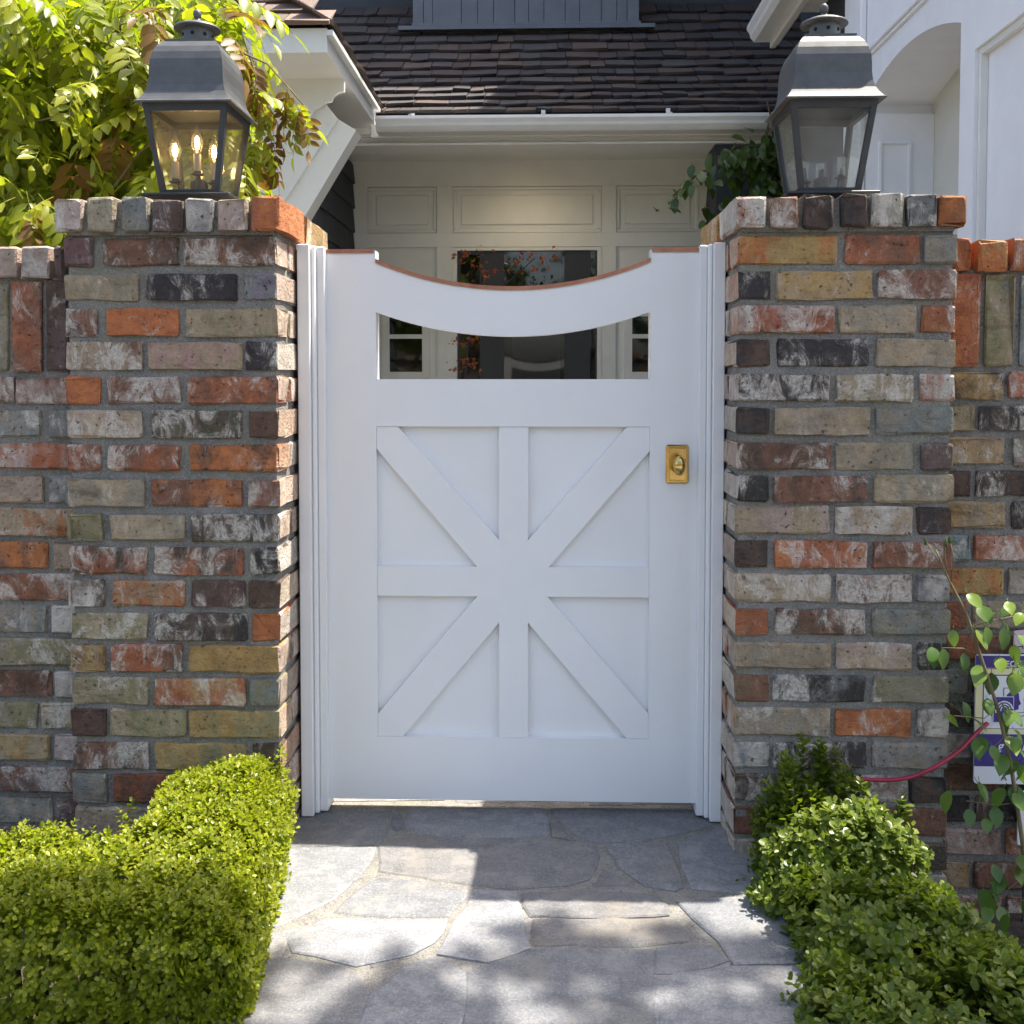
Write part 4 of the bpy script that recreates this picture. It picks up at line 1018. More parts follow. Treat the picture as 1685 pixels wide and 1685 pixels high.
# ------------------------------------------------------------------ planting
def blade_template(kind):
    """small leaf: base at origin, tip along +x, z up; returns verts and triangles"""
    if kind == 'box':
        o = [(0,0),(.35,.26),(.72,.34),(.95,.2),(1.0,0),(.95,-.2),(.72,-.34),(.35,-.26)]
        v = [(x, y, .16*abs(y) + -.05*x*x) for x, y in o] + [(.5,0,-.03)]
        f = [(i, (i+1) % 8, 8) for i in range(8)]
        return np.array(v), np.array(f)
    o = [(0,0),(.5,.3),(1,0),(.5,-.3)]
    return np.array([(x, y, .25*abs(y)) for x, y in o]), np.array([(0,1,2),(0,2,3)])
def scatter(tv, tf, P, D, N, S):
    """leaf copies: position, direction, up and size per leaf -> one vertex/face array"""
    D = D/np.linalg.norm(D, axis=1, keepdims=True); Y = np.cross(N, D); Y /= np.linalg.norm(Y, axis=1, keepdims=True) + 1e-9; Z = np.cross(D, Y)
    V = P[:,None,:] + S[:,None,None]*(tv[None,:,0:1]*D[:,None,:] + tv[None,:,1:2]*Y[:,None,:] + tv[None,:,2:3]*Z[:,None,:])
    F = tf[None] + (np.arange(len(P))*len(tv))[:,None,None]
    return V.reshape(-1,3), F.reshape(-1,3)
def sprigs(rg, tips, norms, pairs=4, leaf=.013, step=.0075, spread=.55, upb=.6):
    """opposite pairs of leaves up short shoots"""
    n = len(tips); ax_ = norms + rg.normal(0, .38, (n,3)); ax_[:,2] += upb; ax_ /= np.linalg.norm(ax_, axis=1, keepdims=True)
    ref = rg.normal(0,1,(n,3)); u = np.cross(ax_, ref); u /= np.linalg.norm(u, axis=1, keepdims=True); w = np.cross(ax_, u)
    P, D, N, S = [], [], [], []
    for k in range(pairs):
        base = tips - ax_*(k*step)
        ang = k*math.pi/2 + rg.normal(0,.25,n)
        side = u*np.cos(ang)[:,None] + w*np.sin(ang)[:,None]
        open_ = .45 + .28*min(k,2)
        for sg in (1,-1):
            d = ax_*(1-open_*.75) + side*sg*(.35+open_*spread) + rg.normal(0,.12,(n,3))
            P.append(base); D.append(d); N.append(ax_ - side*sg*.5 + rg.normal(0,.15,(n,3))); S.append(leaf*(.62+.17*min(k,2))*rg.uniform(.75,1.25,n))
    return map(np.concatenate, (P, D, N, S))
def hedge(name, label, cat, hull, count, mat, leaf, seed, group, pairs=4, base=(0,0,-.16), stems=40, extra=None):
    """hull(rg, n) gives points and outward normals on a clipped surface"""
    rg = np.random.default_rng(seed)
    t = thing(name, label, cat, base, group)
    tv, tf = blade_template('box')
    P, N = hull(rg, count)
    depth = rg.exponential(.012, len(P)); P = P - N*depth[:,None]
    inner, iN = hull(rg, count//2); inner = inner - iN*rg.uniform(.02,.10,len(inner))[:,None]
    P = np.concatenate([P, inner]); N = np.concatenate([N, iN])
    if extra is not None:
        E, EN = extra(rg); P = np.concatenate([P, E]); N = np.concatenate([N, EN])
    V, F = scatter(tv, tf, *sprigs(rg, P, N, pairs, leaf))
    me = np_mesh('foliage', V - np.array(base), F, M[mat]); o = link('foliage', me, t, base); o['kind'] = 'stuff'
    m = MB(); r_ = random.Random(seed)
    C = P[rg.choice(len(P), stems)]
    for q in C:
        b_ = Vector((q[0]*.75 + base[0]*.25, q[1]*.75 + base[1]*.25, -.17)); e = Vector(q); mid = b_.lerp(e, .5) + Vector((r_.uniform(-.03,.03), r_.uniform(-.03,.03), 0))
        m.tube([b_, mid, e], [.005,.0035,.0015], 5)
    s_ = m.build('stems', M['bark'], t); s_.color = (.14,.10,.065,1); s_['kind'] = 'stuff'
    return t
def lump(p, f, a): return np.array([mnoise.noise(Vector((q[0]*f, q[1]*f, q[2]*f))) for q in p])*a
# left hedge: clipped, L-shaped: a run along the pavement and a run back along the path
HX0, HX1, HY0, HY1, HYB, HXB = -1.45, -.517, -.60, -.04, -.31, -.76
def htop(x, y):
    """top surface, a little higher towards the pillar"""
    k = np.clip((x+.86)/.34, 0, 1)
    return .165 + .065*k*k*(3-2*k)*np.clip((y+.5)/.35, 0, 1) + .012*np.sin(x*5.0) - .02*np.clip((-.9-x)/.4, 0, 1)
def hullL(rg, n):
    A = rg.random(n); pts = np.zeros((n,3)); nor = np.zeros((n,3))
    topm = A < .52; frm = (A >= .52) & (A < .76); sid = (A >= .76) & (A < .94); bck = A >= .94
    x = rg.uniform(HX0, HX1, n); y = rg.uniform(HY0, HYB, n)
    k2 = rg.random(n) < .40; x = np.where(k2 & topm, rg.uniform(HXB, HX1, n), x); y = np.where(k2 & topm, rg.uniform(HYB, HY1, n), y)
    pts[topm] = np.c_[x[topm], y[topm], htop(x[topm], y[topm])]; nor[topm] = (0,-.1,1)
    m_ = frm.sum(); zt = htop(x[frm], np.full(m_, HY0)); pts[frm] = np.c_[x[frm], np.full(m_, HY0), -.15 + (zt+.15)*rg.random(m_)]; nor[frm] = (0,-1,.15)
    m_ = sid.sum(); ys = rg.uniform(HY0, HY1, m_); zt = htop(np.full(m_, HX1), ys); pts[sid] = np.c_[np.full(m_, HX1), ys, -.06 + (zt+.06)*rg.random(m_)]; nor[sid] = (1,0,.15)
    m_ = bck.sum(); xs = rg.uniform(HX0, HXB, m_); zt = htop(xs, np.full(m_, HYB)); pts[bck] = np.c_[xs, np.full(m_, HYB), zt - rg.random(m_)*.12]; nor[bck] = (0,1,.15)
    d = np.minimum(pts[:,1]-HY0, .1); e = np.minimum(HX1-pts[:,0], .1); u = np.maximum(htop(pts[:,0],pts[:,1])-pts[:,2], 0)
    for q, axn, sg in ((d, 1, 1), (e, 0, -1)):
        pull = np.clip(.06-np.sqrt(q*q+u*u+1e-6), 0, .06)*.6; pts[:,axn] += sg*pull; pts[:,2] -= pull*.8
    taper = np.clip((.15-pts[:,2])/.3, 0, 1); pts[:,1] += np.where(frm, taper*.02, 0); pts[:,0] -= np.where(sid, (taper-.5)*.03, 0)
    pts[:,0] += np.clip((-.1-pts[:,1])/.46, -.1, 1)*.06*np.clip((pts[:,0]+1.2)/.6, 0, 1)
    pts += nor*(lump(pts, 9, .014)+lump(pts, 30, .011))[:,None]
    return pts, nor
def tipsL(rg):
    E = []
    for px, py, Y in ((465,1232,-.07),(458,1245,-.06),(448,1250,-.07),(418,1262,-.08),(380,1270,-.08),(252,1300,-.1),(215,1318,-.1),(200,1330,-.12),(36,1352,-.34),(75,1354,-.33),(115,1356,-.34),(350,1275,-.1),(440,1262,-.1)):
        p = at(px, py, Y)
        for k in range(3): E.append((p.x + rg.normal(0,.004), p.y + rg.normal(0,.004), p.z - k*.022))
    E = np.array(E); return E, np.tile((0,0,1.), (len(E),1))
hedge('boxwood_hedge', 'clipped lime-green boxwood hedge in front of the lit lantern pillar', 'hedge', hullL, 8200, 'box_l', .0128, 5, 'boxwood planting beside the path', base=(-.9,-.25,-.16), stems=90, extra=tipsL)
def ell(c, r, zcut=-.14, flat=1.0, seed=0):
    def f(rg, n):
        d = rg.normal(0,1,(n*2,3)); d /= np.linalg.norm(d, axis=1, keepdims=True)
        d = np.sign(d)*np.abs(d)**flat; p = np.array(c) + d*np.array(r)
        k = (p[:,2] > zcut); p = p[k][:n]; d = d[k][:n]
        d = d/np.array(r); d /= np.linalg.norm(d, axis=1, keepdims=True)
        p = p + d*(lump(p + seed, 8, .055)+lump(p + seed, 22, .03))[:,None]; return p, d
    return f
def tipsR(rg):
    E = []
    for px, py, Y in ((1290,1240,-.06),(1330,1220,-.05),(1365,1228,-.05),(1300,1262,-.08),(1345,1255,-.06),(1382,1255,-.05),(1265,1280,-.1),(1312,1285,-.08),(1500,1315,-.12),(1425,1290,-.1),(1415,1310,-.1)):
        p = at(px, py, Y)
        for q in range(3):
            dx, dy, dz = rg.normal(0,.014), rg.normal(0,.014), abs(rg.normal(0,.02))*(q > 0)
            for k in range(6): E.append((p.x + dx + rg.normal(0,.003), p.y + dy + rg.normal(0,.003), p.z - dz - k*.015))
    E = np.array(E); return E, np.tile((0,0,1.), (len(E),1))
G = 'boxwood planting beside the path'
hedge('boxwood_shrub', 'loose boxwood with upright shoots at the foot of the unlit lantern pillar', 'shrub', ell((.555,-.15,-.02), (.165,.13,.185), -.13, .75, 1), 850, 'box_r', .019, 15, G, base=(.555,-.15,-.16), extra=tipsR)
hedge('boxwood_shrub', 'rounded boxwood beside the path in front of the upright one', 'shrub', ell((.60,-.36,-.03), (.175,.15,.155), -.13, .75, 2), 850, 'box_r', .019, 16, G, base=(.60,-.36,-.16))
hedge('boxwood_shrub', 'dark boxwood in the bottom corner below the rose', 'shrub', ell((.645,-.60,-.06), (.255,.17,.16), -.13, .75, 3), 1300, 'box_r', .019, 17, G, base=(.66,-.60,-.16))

# ---- leaves that can be told apart: one object each, shared meshes
def pinnate(seed, pairs=4, L=.17, leaf=.062, mat='wis'):
    """wisteria leaf: a stalk with drooping leaflets, along +x"""
    r_ = random.Random(seed); m = MB()
    def drop(t_): return (t_*L, .01*math.sin(t_*3+seed), -.05*t_*t_)
    m.tube([drop(i/4) for i in range(5)], [.0013,.0012,.001,.0009,.0006], 4)
    def leaflet(b_, d, ln, wd):
        b_ = Vector(b_); d = Vector(d).normalized(); s = d.cross(Vector((0,0,1))).normalized(); n_ = s.cross(d)
        row = [(0,0),(.22,.72),(.5,1),(.78,.62),(1,0)]; vs = []; 
        for t_, w_ in row:
            cc = b_ + d*(t_*ln) - n_*(.16*ln*t_*t_)
            vs += [cc + s*(wd*w_*.5) + n_*(.14*wd*w_), cc, cc - s*(wd*w_*.5) + n_*(.14*wd*w_)]
        fs = []
        for i in range(4):
            fs += [(i*3, i*3+1, i*3+4, i*3+3), (i*3+1, i*3+2, i*3+5, i*3+4)]
        m.add(vs, fs)
    for k in range(pairs):
        t_ = .25 + .68*k/pairs
        for sg in (1,-1):
            leaflet(drop(t_), (.55+r_.uniform(-.2,.2), sg, -.35+r_.uniform(-.3,.2)), leaf*r_.uniform(.8,1.1), leaf*r_.uniform(.38,.5))
    leaflet(drop(1), (1, r_.uniform(-.2,.2), -.5), leaf*1.05, leaf*.4)
    me = bpy.data.meshes.new('leaf'); me.from_pydata([tuple(v) for v in m.v], [], m.f); me.materials.append(M[mat]); me.update(); me.validate()
    me.polygons.foreach_set('use_smooth', [True]*len(me.polygons)); return me
def simple_leaf(seed, ln, wd, mat, lobes=False):
    r_ = random.Random(seed); m = MB()
    row = [(0,0),(.12,.55),(.32,.95),(.5,1.0),(.7,.78),(.88,.36),(1,0)]; vs = []
    for t_, w_ in row:
        z = -.22*ln*t_*t_
        vs += [(t_*ln, wd*w_*.5, z + .10*wd*w_), (t_*ln, 0, z), (t_*ln, -wd*w_*.5, z + .10*wd*w_ + r_.uniform(-.002,.002))]
    fs = []
    for i in range(6): fs += [(i*3, i*3+1, i*3+4, i*3+3), (i*3+1, i*3+2, i*3+5, i*3+4)]
    m.add(vs, fs); m.tube([(-.012,0,.002),(.0,0,0)], .0009, 4)
    me = bpy.data.meshes.new('leaf'); me.from_pydata([tuple(v) for v in m.v], [], m.f); me.materials.append(M[mat]); me.update(); me.validate()
    me.polygons.foreach_set('use_smooth', [True]*len(me.polygons)); return me
def place_leaf(parent, me, p, yaw, pitch, roll, scale, col):
    o = bpy.data.objects.new('leaf', me); COL.objects.link(o); o.parent = parent
    o.location = Vector(p) - WLOC[parent]; o.rotation_euler = (Euler((roll, pitch, yaw), 'XYZ')); o.scale = (scale,)*3; o.color = tuple(col) + (1,)
    return o
rr = random.Random(77)
wist = thing('wisteria', 'sunlit yellow-green wisteria with some browned leaves behind the lit lantern', 'climbing plant', (-1.3, .75, -.16))
WM = [pinnate(k, 4 + k % 2) for k in range(6)]
def wcol(brown):
    if rr.random() < brown: return rr.choice(((.20,.10,.035),(.25,.14,.05),(.16,.08,.03)))
    g_ = rr.random(); return (.22+.15*g_, .26+.10*g_, .018+.012*g_)
m = MB()
m.tube([(-1.55,.8,-.17),(-1.5,.78,.5),(-1.42,.8,1.1),(-1.3,.75,1.5)], [.03,.026,.022,.015], 8)
for (pp) in ([(150,60),(250,110),(330,90),(400,110)], [(60,200),(140,180),(215,160)], [(170,330),(230,250),(300,200),(360,120),(440,140)], [(20,120),(120,60),(240,30)], [(395,85),(440,105),(480,150),(510,185)], [(400,120),(440,170),(450,260)], [(180,75),(172,40),(215,20),(260,-20)], [(150,330),(230,250),(260,190)], [(400,60),(420,120),(430,200),(415,290)]):
    Y = .62 + rr.uniform(-.05,.2); m.tube([at(u, v, Y) for u, v in pp], [.003,.0026,.0022,.0018,.0015][:len(pp)] , 6)
st = m.build('vine_stems', M['bark'], wist); st.color = (.22,.17,.11,1); st['kind'] = 'stuff'
cnt = 0
def wleaf(px, py, Y, brown, pitch=None, sc=None):
    p = at(px, py, Y); place_leaf(wist, rr.choice(WM), p, rr.uniform(0, 6.28), rr.uniform(.1,1.1) if pitch is None else pitch, rr.uniform(-.5,.5), rr.uniform(.75,1.15) if sc is None else sc, wcol(brown))
while cnt < 245:
    px, py = rr.uniform(-40, 400), rr.uniform(-40, 360)
    # thinner low left, open at the far corner
    if px > 240 and py > 300: continue
    if px < 230 and py > 190 and rr.random() < .55: continue
    if 245 < px < 390 and py < 20 and rr.random() < .5: continue
    wleaf(px, py, rr.uniform(.5, 1.15), .1); cnt += 1
for pl_pts, br in (([(395,85),(440,105),(480,150),(505,185)], .35), ([(395,110),(430,150),(445,210)], .25), ([(400,200),(430,230),(455,240)], .5), ([(395,280),(405,300)], .7), ([(390,60),(405,90)], .3)):
    for i in range(len(pl_pts)-1):
        for k in range(4):
            f = rr.random(); a, b_ = pl_pts[i], pl_pts[i+1]
            wleaf(a[0]+(b_[0]-a[0])*f, a[1]+(b_[1]-a[1])*f, .6 + rr.uniform(-.05,.08), br, rr.uniform(.9,1.4), rr.uniform(.5,.75))
for k in range(14): wleaf(rr.uniform(15,95), rr.uniform(305,360), .42 + rr.uniform(-.08,.05), .02, rr.uniform(.3,1.0), rr.uniform(.7,.95))
# deeper leaves of the same plant, too many to tell apart
VV, FF, off = [], [], 0
for k in range(1000):
    me_ = WM[k % 6]; co_ = np.empty(len(me_.vertices)*3); me_.vertices.foreach_get('co', co_); co_ = co_.reshape(-1,3)
    R_ = np.array(Euler((rr.uniform(-.5,.5), rr.uniform(.1,1.1), rr.uniform(0,6.28)), 'XYZ').to_matrix())
    VV.append(co_ @ R_.T*rr.uniform(.8,1.2) + np.array(at(rr.uniform(-70,400) if k < 760 else rr.uniform(-480,-60), rr.uniform(-40,395), rr.uniform(.72,1.6)))); 
    for p_ in me_.polygons:
        if len(p_.vertices) == 4: FF.append([i + off for i in p_.vertices])
    off += len(co_)
o = link('foliage', np_mesh('foliage', np.concatenate(VV) - np.array(WLOC[wist]), np.array(FF), M['wis']), wist, WLOC[wist]); o.color = (.24,.275,.022,1); o['kind'] = 'stuff'
# ---- vine on the porch corner
vine = thing('climbing_vine', 'dark green leafy vine draped over the navy porch post', 'climbing plant', (at(1240,300,3.7).x, 3.7, -.16))
VM = [simple_leaf(k, .095, .052, 'vine') for k in range(4)]
m = MB()
vp = [[(1262,400),(1258,330),(1250,270),(1265,210)], [(1255,280),(1200,265),(1150,285),(1105,325)], [(1258,240),(1215,240),(1180,260)], [(1256,320),(1200,330),(1155,345)], [(1265,300),(1300,260),(1290,200)], [(1260,220),(1268,190),(1262,165)]]
for pp in vp: m.tube([at(u, v, 3.72) for u, v in pp], .006, 5)
st = m.build('vine_stems', M['bark'], vine); st.color = (.12,.09,.06,1); st['kind'] = 'stuff'
for k in range(225):
    pp = rr.choice(vp[:5]); i = rr.randrange(len(pp)-1); f = rr.random()
    u = pp[i][0] + (pp[i+1][0]-pp[i][0])*f + rr.gauss(0, 12); v = pp[i][1] + (pp[i+1][1]-pp[i][1])*f + rr.gauss(6, 12)
    g_ = rr.random(); place_leaf(vine, rr.choice(VM), at(u, v, 3.68 + rr.uniform(-.12,.08)), rr.uniform(-2.6,-.5), rr.uniform(.2,1.3), rr.uniform(-.6,.6), rr.uniform(.7,1.25), (.045+.05*g_, .085+.06*g_, .018+.012*g_))
for k in range(70):
    u, v = rr.uniform(1200,1300), rr.uniform(225,400); g_ = rr.random()
    place_leaf(vine, rr.choice(VM), at(u, v, 3.72 + rr.uniform(-.1,.1)), rr.uniform(-2.6,-.5), rr.uniform(.2,1.3), rr.uniform(-.6,.6), rr.uniform(.8,1.35), (.045+.05*g_, .085+.06*g_, .018+.012*g_))
# ---- rose cane in front of the sign
YR = -.06
rose = thing('rose_bush', 'tall rose cane with green leaves and small buds before the purple sign', 'rose', tuple(at(1690, 1500, YR))[:2] + (-.16,))
RM = [simple_leaf(k, .055, .036, 'rose') for k in range(4)]
m = MB(); cane = [(1540,905),(1562,955),(1590,1010),(1612,1075),(1640,1160),(1662,1250),(1676,1340),(1690,1440),(1700,1560)]
m.tube([at(u, v, YR) for u, v in cane], [.0016,.0022,.0028,.0032,.0036,.004,.0044,.0048,.0052], 8)
for pp in ([(1562,955),(1545,925),(1525,893)], [(1562,955),(1555,915),(1556,895)], [(1565,960),(1570,920),(1563,890)]): m.tube([at(u, v, YR) for u, v in pp], .0011, 6)
for pp in ([(1608,1076),(1585,1067),(1548,1066)], [(1640,1165),(1620,1182),(1570,1178)], [(1678,1320),(1640,1325),(1590,1318)], [(1655,1210),(1640,1225),(1625,1235)], [(1600,1030),(1640,1020),(1685,1010)], [(1650,1190),(1680,1180),(1710,1160)], [(1690,1440),(1650,1470),(1625,1480)], [(1620,1100),(1660,1100),(1700,1080)]): m.tube([at(u, v, YR) for u, v in pp], .0011, 5)
st = m.build('cane', M['bark'], rose, smooth=True); st.color = (.20,.16,.085,1)
for u, v in ((1523,893),(1556,895),(1563,890)):
    p = at(u, v, YR); b_ = MB().lathe([(.0008,-.006),(.0028,-.003),(.0032,.002),(.0018,.008),(.0004,.012)], tuple(p), 10).build('bud', M['rose'], rose, smooth=True); b_.color = (.09,.13,.035,1)
RL = [(1590,990,1),(1530,1078,0),(1555,1080,0),(1580,1088,0),(1570,1050,1),(1600,1050,1),(1610,1010,0),(1618,1045,0),(1640,1020,0),(1668,1010,0),(1655,1045,0),(1640,1095,1),(1665,1085,1),(1630,1120,0),(1665,1120,0),(1550,1190,1),(1585,1168,0),(1600,1195,0),(1620,1165,0),(1645,1170,0),(1660,1185,0),(1615,1225,0),(1635,1240,0),(1665,1215,0),(1672,1240,0),(1655,1268,0),(1680,1265,0),
      (1568,1315,1),(1598,1345,0),(1612,1300,0),(1640,1340,0),(1650,1310,0),(1668,1318,0),(1675,1420,1),(1650,1455,0),(1640,1480,1),(1625,1505,0),(1648,1505,0),(1665,1440,1),(1630,1465,0),(1680,1490,0),(1670,1060,0),(1690,1150,0)]
RL += [(u + rr.uniform(-22,22), v + rr.uniform(-20,20), rr.random() < .35) for u, v, lt in RL[8:] if u > 1600]
for u, v, lt in RL:
    g_ = rr.random(); c_ = (.15+.06*g_, .23+.07*g_, .045) if lt else (.08+.05*g_, .155+.06*g_, .04)
    p = at(u + rr.uniform(-6,6), v - 14, YR + rr.uniform(-.03,.03))
    place_leaf(rose, rr.choice(RM), p, rr.uniform(-2.8,-.3), rr.uniform(.45,1.35), rr.uniform(-.5,.5), rr.uniform(.55,.9), c_)
# ---- small red maple by the door, standing in for leaves reflected in its glass
mp = thing('reflected_maple', 'slender red-leaved maple added before the glazed door in place of mirrored leaves', 'tree', (at(772,620,4.2).x, 4.2, -.16))
m = MB(); m.tube([(WLOC[mp].x+.02,4.2,-.16), tuple(at(766,640,4.2)), tuple(at(768,575,4.2)), tuple(at(782,520,4.2)), tuple(at(795,450,4.2))], [.016,.012,.009,.006,.004], 7)
m.tube([tuple(at(768,575,4.2)), tuple(at(755,540,4.15))], .004, 5); m.tube([tuple(at(785,510,4.2)), tuple(at(830,470,4.1)), tuple(at(880,425,4.1))], [.005,.004,.003], 5)
st = m.build('trunk', M['bark'], mp); st.color = (.05,.04,.04,1)
rg = np.random.default_rng(5); P = []
for u, v, n_ , s_ in ((775,425,45,16),(870,432,40,18),(800,452,20,14),(768,560,35,14),(760,600,20,12),(905,425,14,10),(780,600,16,12)):
    for k in range(n_): P.append(at(u + rr.gauss(0,s_), v + rr.gauss(0,s_*.6), 4.15 + rr.gauss(0,.06)))
P = np.array(P); n_ = len(P); tv, tf = blade_template('leaf')
V, F = scatter(tv, tf, P, rg.normal(0,1,(n_,3)), rg.normal(0,1,(n_,3)), rg.uniform(.022,.04,n_))
o = link('crown', np_mesh('crown', V - np.array(WLOC[mp]), F, M['maple']), mp, WLOC[mp]); o['kind'] = 'stuff'
# ---- the tree above that dapples path and hedges (its crown is over the top of the picture)
def tree(name, label, base, centre, rad, leaves, seed, size=.085, clumps=60, group=None, gaps=None):
    t = thing(name, label, 'tree', base, group)
    rg = np.random.default_rng(seed); r_ = random.Random(seed)
    c = Vector(centre); b_ = Vector(base); m = MB()
    top = Vector((b_.x*.6+c.x*.4, b_.y*.6+c.y*.4, c.z - rad[2]*1.2))
    m.tube([b_, b_.lerp(top, .4) + Vector((.08,.05,0)), top], [.2,.16,.12], 10)
    cl = []
    while len(cl) < clumps:
        q = rg.uniform(-1,1,3)
        if (q*q).sum() < 1: cl.append(np.array(c) + q*np.array(rad))
    for q in cl[:16]:
        e = Vector(q); m.tube([top, top.lerp(e, .5) + Vector((0,0,-.15)), e], [.06,.035,.012], 6)
    st = m.build('trunk', M['bark'], t); st.color = (.12,.095,.075,1)
    cl = np.array(cl); k = rg.integers(0, clumps, leaves)
    P = cl[k] + rg.normal(0, .30, (leaves,3))*np.array([1,1,.5])
    if gaps is not None:                         # leaves cut away along the sun direction: rim and holes shaped to throw the dapples
        gy = P[:,1] - SUN.y/SUN.z*P[:,2]; gx_ = P[:,0] - SUN.x/SUN.z*P[:,2]
        keep = gy < np.interp(gx_, *gaps[0]) - .02
        for hx, hy, hr in gaps[1]: keep &= (gx_-hx)**2 + (gy-hy)**2 > (hr+.018)**2
        P = P[keep]; leaves = len(P)
    tv, tf = blade_template('leaf')
    V, F = scatter(tv, tf, P, rg.normal(0,1,(leaves,3)), rg.normal(0,.6,(leaves,3)) + np.array([0,0,1]), rg.uniform(.7,1.3,leaves)*size)
    o = link('crown', np_mesh('crown', V - np.array(b_), F, M['tree']), t, b_); o['kind'] = 'stuff'
    return t
def gpt(u, v): return atz(380+u/1.7926, 1280+v/1.7926)
rim_ = [(-900,610),(20,600),(70,520),(150,500),(230,530),(330,560),(440,550),(540,560),(620,590),(690,590),(760,520),(790,440),(900,436),(1150,436),(1400,440),(1700,470),(2600,470)]
rim_ = [tuple(gpt(u, v))[:2] for u, v in rim_]
GAPS = (([p[0] for p in rim_], [p[1] for p in rim_]), [])
for u, v, r_ in ((1040,540,62),(1130,480,36),(840,490,26),(1260,475,24),(1030,652,46),(1130,652,46),(1225,665,34),(1500,650,52),(1400,702,56),(870,682,50),(940,690,44),(810,690,44),(1040,708,50),(800,605,62),(370,582,48),(120,640,60),(250,632,40),(390,622,26),(510,660,34),(440,700,44),(250,712,50),(60,690,40),(1310,640,34),(1180,525,26),(1600,600,26),(1340,520,30),(150,580,34),(690,690,30)):
    p_ = gpt(u, v); GAPS[1].append((p_.x, p_.y, r_/1.7926/1000))
rh = random.Random(4)
for k in range(90): GAPS[1].append((rh.uniform(-2.3,-.55) if k % 4 == 0 else rh.uniform(.42,1.4), rh.uniform(-2.6,-.3), rh.uniform(.012,.045)))
TS = Vector((-.35, -1.45, 0)) + Vector((.39,.142,1))*5.2
tree('street_tree', 'tall green tree whose crown shades the front of the path', (TS.x+.9, -3.0, -.16), tuple(TS), (2.6, 1.9, .7), 34000, 8, size=.1, clumps=300, gaps=GAPS)
tree('reflection_tree', 'broad green tree added unseen behind the camera to darken the door glass', (-3.2, -15, -.16), (-3.2, -15, 4.6), (3.4, 2.6, 2.6), 7000, 31, .22, 60, 'trees added for reflections')  # unseen trees, added so the door glass mirrors dark green
tree('reflection_tree', 'second green tree added unseen behind the camera to darken the door glass', (3.4, -16, -.16), (3.4, -16, 5.0), (3.6, 2.6, 3.0), 7000, 32, .22, 60, 'trees added for reflections')

# ------------------------------------------------------------------ sign, papers and hose
YS = .045
sgn = thing('yard_sign', 'purple and white plastic sign with portrait emblem fixed before the brick wall', 'sign', tuple(at(1690, 1290, YS)))
u0 = at(1604, 1180, YS); sx0 = u0.x; sx1 = sx0 + .235
sz = lambda p: at(1640, p, YS).z
def rrect(x0, x1, z0, z1, r_, n=5):
    o = []
    for cx_, cz_, a0 in ((x1-r_, z1-r_, 0), (x0+r_, z1-r_, 90), (x0+r_, z0+r_, 180), (x1-r_, z0+r_, 270)):
        for k in range(n+1):
            a_ = math.radians(a0 + 90*k/n); o.append((cx_ + r_*math.cos(a_), cz_ + r_*math.sin(a_)))
    return o
def plate(poly, y0, y1, name, mat, parent=sgn): return recalc(MB().prism(poly, y0, y1, 'y').build(name, M[mat], parent))
plate(rrect(sx0, sx1, sz(1290), sz(1077), .008), YS, YS+.004, 'board', 'signwhite')
plate([(sx0+.0003,sz(1099)),(sx1-.0003,sz(1099)),(sx1-.0003,sz(1079)),(sx0+.0003,sz(1079))], YS-.0006, YS, 'header_band', 'purple')
plate(rrect(sx0+.0005, sx1-.0005, sz(1206), sz(1100), .006), YS-.0008, YS, 'cream_field', 'signcream')
plate(rrect(sx0+.0155, sx1-.0155, sz(1199), sz(1110), .006), YS-.0014, YS-.0009, 'field_outline', 'ink')
plate(rrect(sx0+.017, sx1-.017, sz(1198), sz(1111.5), .005), YS-.002, YS-.0015, 'white_field', 'signwhite')
plate([(sx0+.0003,sz(1261)),(sx1-.0003,sz(1261)),(sx1-.0003,sz(1208)),(sx0+.0003,sz(1208))], YS-.0006, YS, 'lower_band', 'purple')
sxp = lambda p: at(p, 1160, YS).x
plate([(sxp(1650),sz(1172)),(sxp(1685),sz(1172)),(sxp(1685),sz(1131)),(sxp(1650),sz(1131))], YS-.0024, YS-.0021, 'emblem_outline', 'ink')
plate([(sxp(1651),sz(1171)),(sxp(1684),sz(1171)),(sxp(1684),sz(1132)),(sxp(1651),sz(1132))], YS-.0029, YS-.0025, 'emblem_card', 'signwhite')
plate([(sxp(u),sz(v)) for u, v in ((1655,1143),(1660,1138),(1668,1136),(1675,1140),(1676,1150),(1679,1157),(1675,1160),(1675,1166),(1668,1168),(1664,1160),(1656,1152))], YS-.0034, YS-.003, 'head_silhouette', 'purple')
plate([(sxp(1633),sz(1188)),(sxp(1667),sz(1188)),(sxp(1667),sz(1145)),(sxp(1633),sz(1145))], YS-.0039, YS-.0035, 'emblem_border', 'signwhite')
plate([(sxp(1634),sz(1187)),(sxp(1666),sz(1187)),(sxp(1666),sz(1146)),(sxp(1634),sz(1146))], YS-.0044, YS-.004, 'emblem_square', 'purple')
for r_, w_ in ((15,2.2),(10.5,1.8),(6.5,1.6)):
    pp = []
    for k in range(13):
        a_ = math.radians(200 - k*16); pp.append((1651 + r_*math.cos(a_), 1167 - r_*math.sin(a_)))
    for k in range(12, -1, -1):
        a_ = math.radians(200 - k*16); pp.append((1651 + (r_-w_)*math.cos(a_), 1167 - (r_-w_)*math.sin(a_)))
    plate([(sxp(u),sz(v)) for u, v in pp], YS-.0048, YS-.0045, 'emblem_plume', 'signwhite')
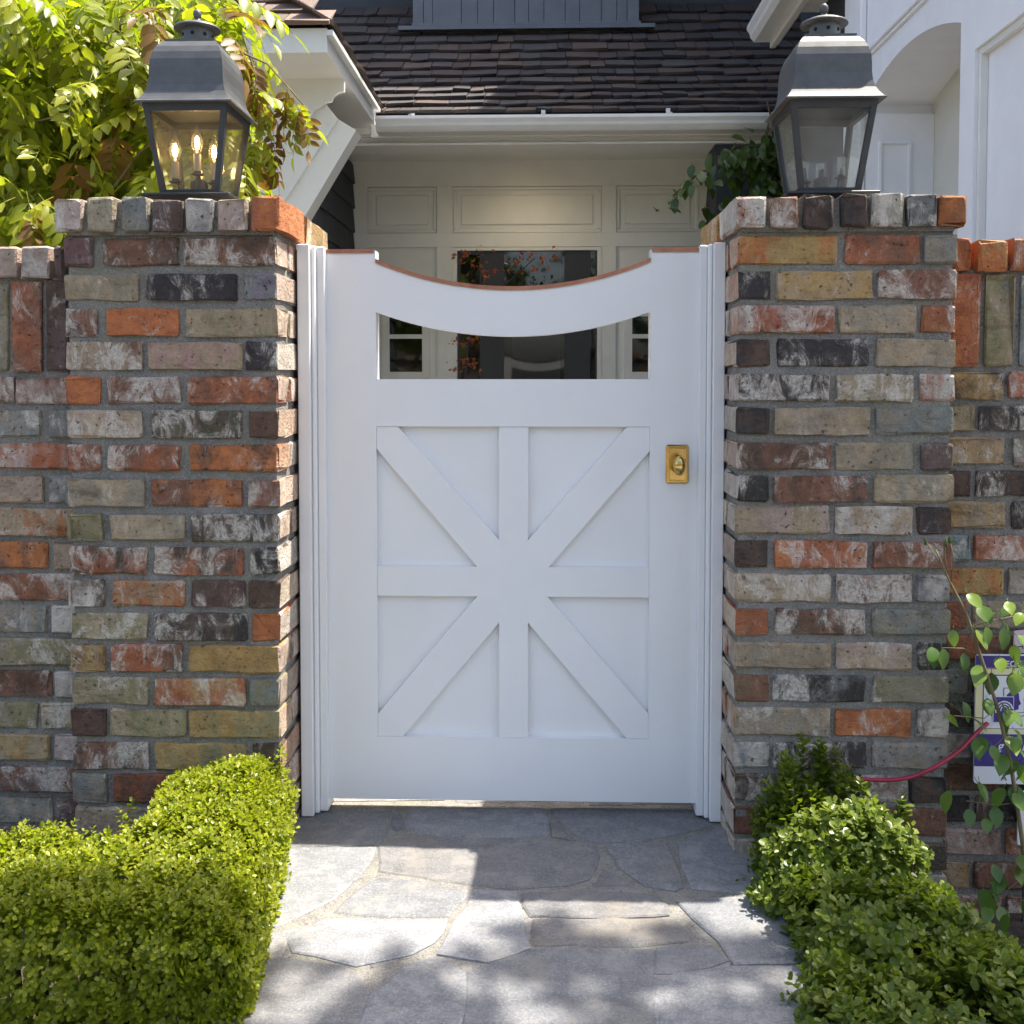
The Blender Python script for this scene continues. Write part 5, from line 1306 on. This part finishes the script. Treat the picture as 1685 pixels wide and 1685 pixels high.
def letters(txt, px, py, h, mat, Y, parent, shear=0.0, rotz=0.0, name='lettering'):
    cu = bpy.data.curves.new(name, 'FONT'); cu.body = txt; cu.size = h; cu.shear = shear; cu.extrude = .0002; cu.offset = h*.012
    ob = bpy.data.objects.new(name, cu); COL.objects.link(ob)
    bpy.context.view_layer.update()
    me = bpy.data.meshes.new_from_object(ob.evaluated_get(bpy.context.evaluated_depsgraph_get()))
    bpy.data.objects.remove(ob); me.materials.clear(); me.materials.append(M[mat])
    o = link(name, me, parent, at(px, py, Y)); o.rotation_euler = (math.radians(90), rotz, 0); return o
letters('ELECT', 1640, 1097, .018, 'signwhite', YS-.0013, sgn)
letters('g', 1641, 1234, .027, 'signwhite', YS-.0013, sgn, .25); letters('un', 1675, 1235, .027, 'signwhite', YS-.0013, sgn, .25)
letters('A', 1647, 1284, .018, 'ink', YS-.0006, sgn); letters('AI', 1672, 1284, .018, 'ink', YS-.0006, sgn)
MB().box(sx0+.11, sx0+.122, YS+.0042, YS+.010, -.17, sz(1085)).build('stake', M['zinc'], sgn)
pap = thing('paper_notice', 'pink paper notice with black marks above the purple sign', 'notice', tuple(at(1690, 1075, YS+.02)))
a_ = at(1667, 1060, YS+.02); plate([(a_.x, at(1680,1074,YS+.02).z), (a_.x+.09, at(1680,1076,YS+.02).z), (a_.x+.09, at(1680,1030,YS+.02).z), (a_.x+.002, at(1680,1038,YS+.02).z)], YS+.02, YS+.0212, 'sheet', 'pink', pap)
letters('T', 1674, 1060, .018, 'ink', YS+.0194, pap, 0, 1.5); letters('F', 1674, 1074, .018, 'ink', YS+.0194, pap, 0, 1.5)
w2 = thing('white_plaque', 'small plain white plaque low on the wall under the purple sign', 'plaque', tuple(at(1690, 1390, YS)))
a_ = at(1675, 1345, YS); plate(rrect(a_.x, a_.x+.12, at(1680,1391,YS).z, at(1680,1302,YS).z, .006), YS, YS+.004, 'board', 'signwhite', w2)
hose = MB(); hp = [(1380,1278),(1430,1283),(1470,1283),(1505,1277),(1540,1261),(1575,1238),(1605,1208),(1625,1190)]
pts3 = [at(u, v, -.025 + .065*max(0,(u-1540)/85)) for u, v in hp]
fine = []
for i in range(len(pts3)-1):
    p0, p1, p2, p3 = pts3[max(i-1,0)], pts3[i], pts3[i+1], pts3[min(i+2,len(pts3)-1)]
    for k in range(5):
        t_ = k/5; fine.append(.5*((2*p1) + (p2-p0)*t_ + (2*p0-5*p1+4*p2-p3)*t_*t_ + (3*p1-p0-3*p2+p3)*t_**3))
fine.append(pts3[-1]); hose.tube(fine, .0042, 10)
ho = hose.build('garden_hose', M['hose'], None, smooth=True); tag(ho, 'crimson hose curving from the boxwood up behind the sign', 'hose')
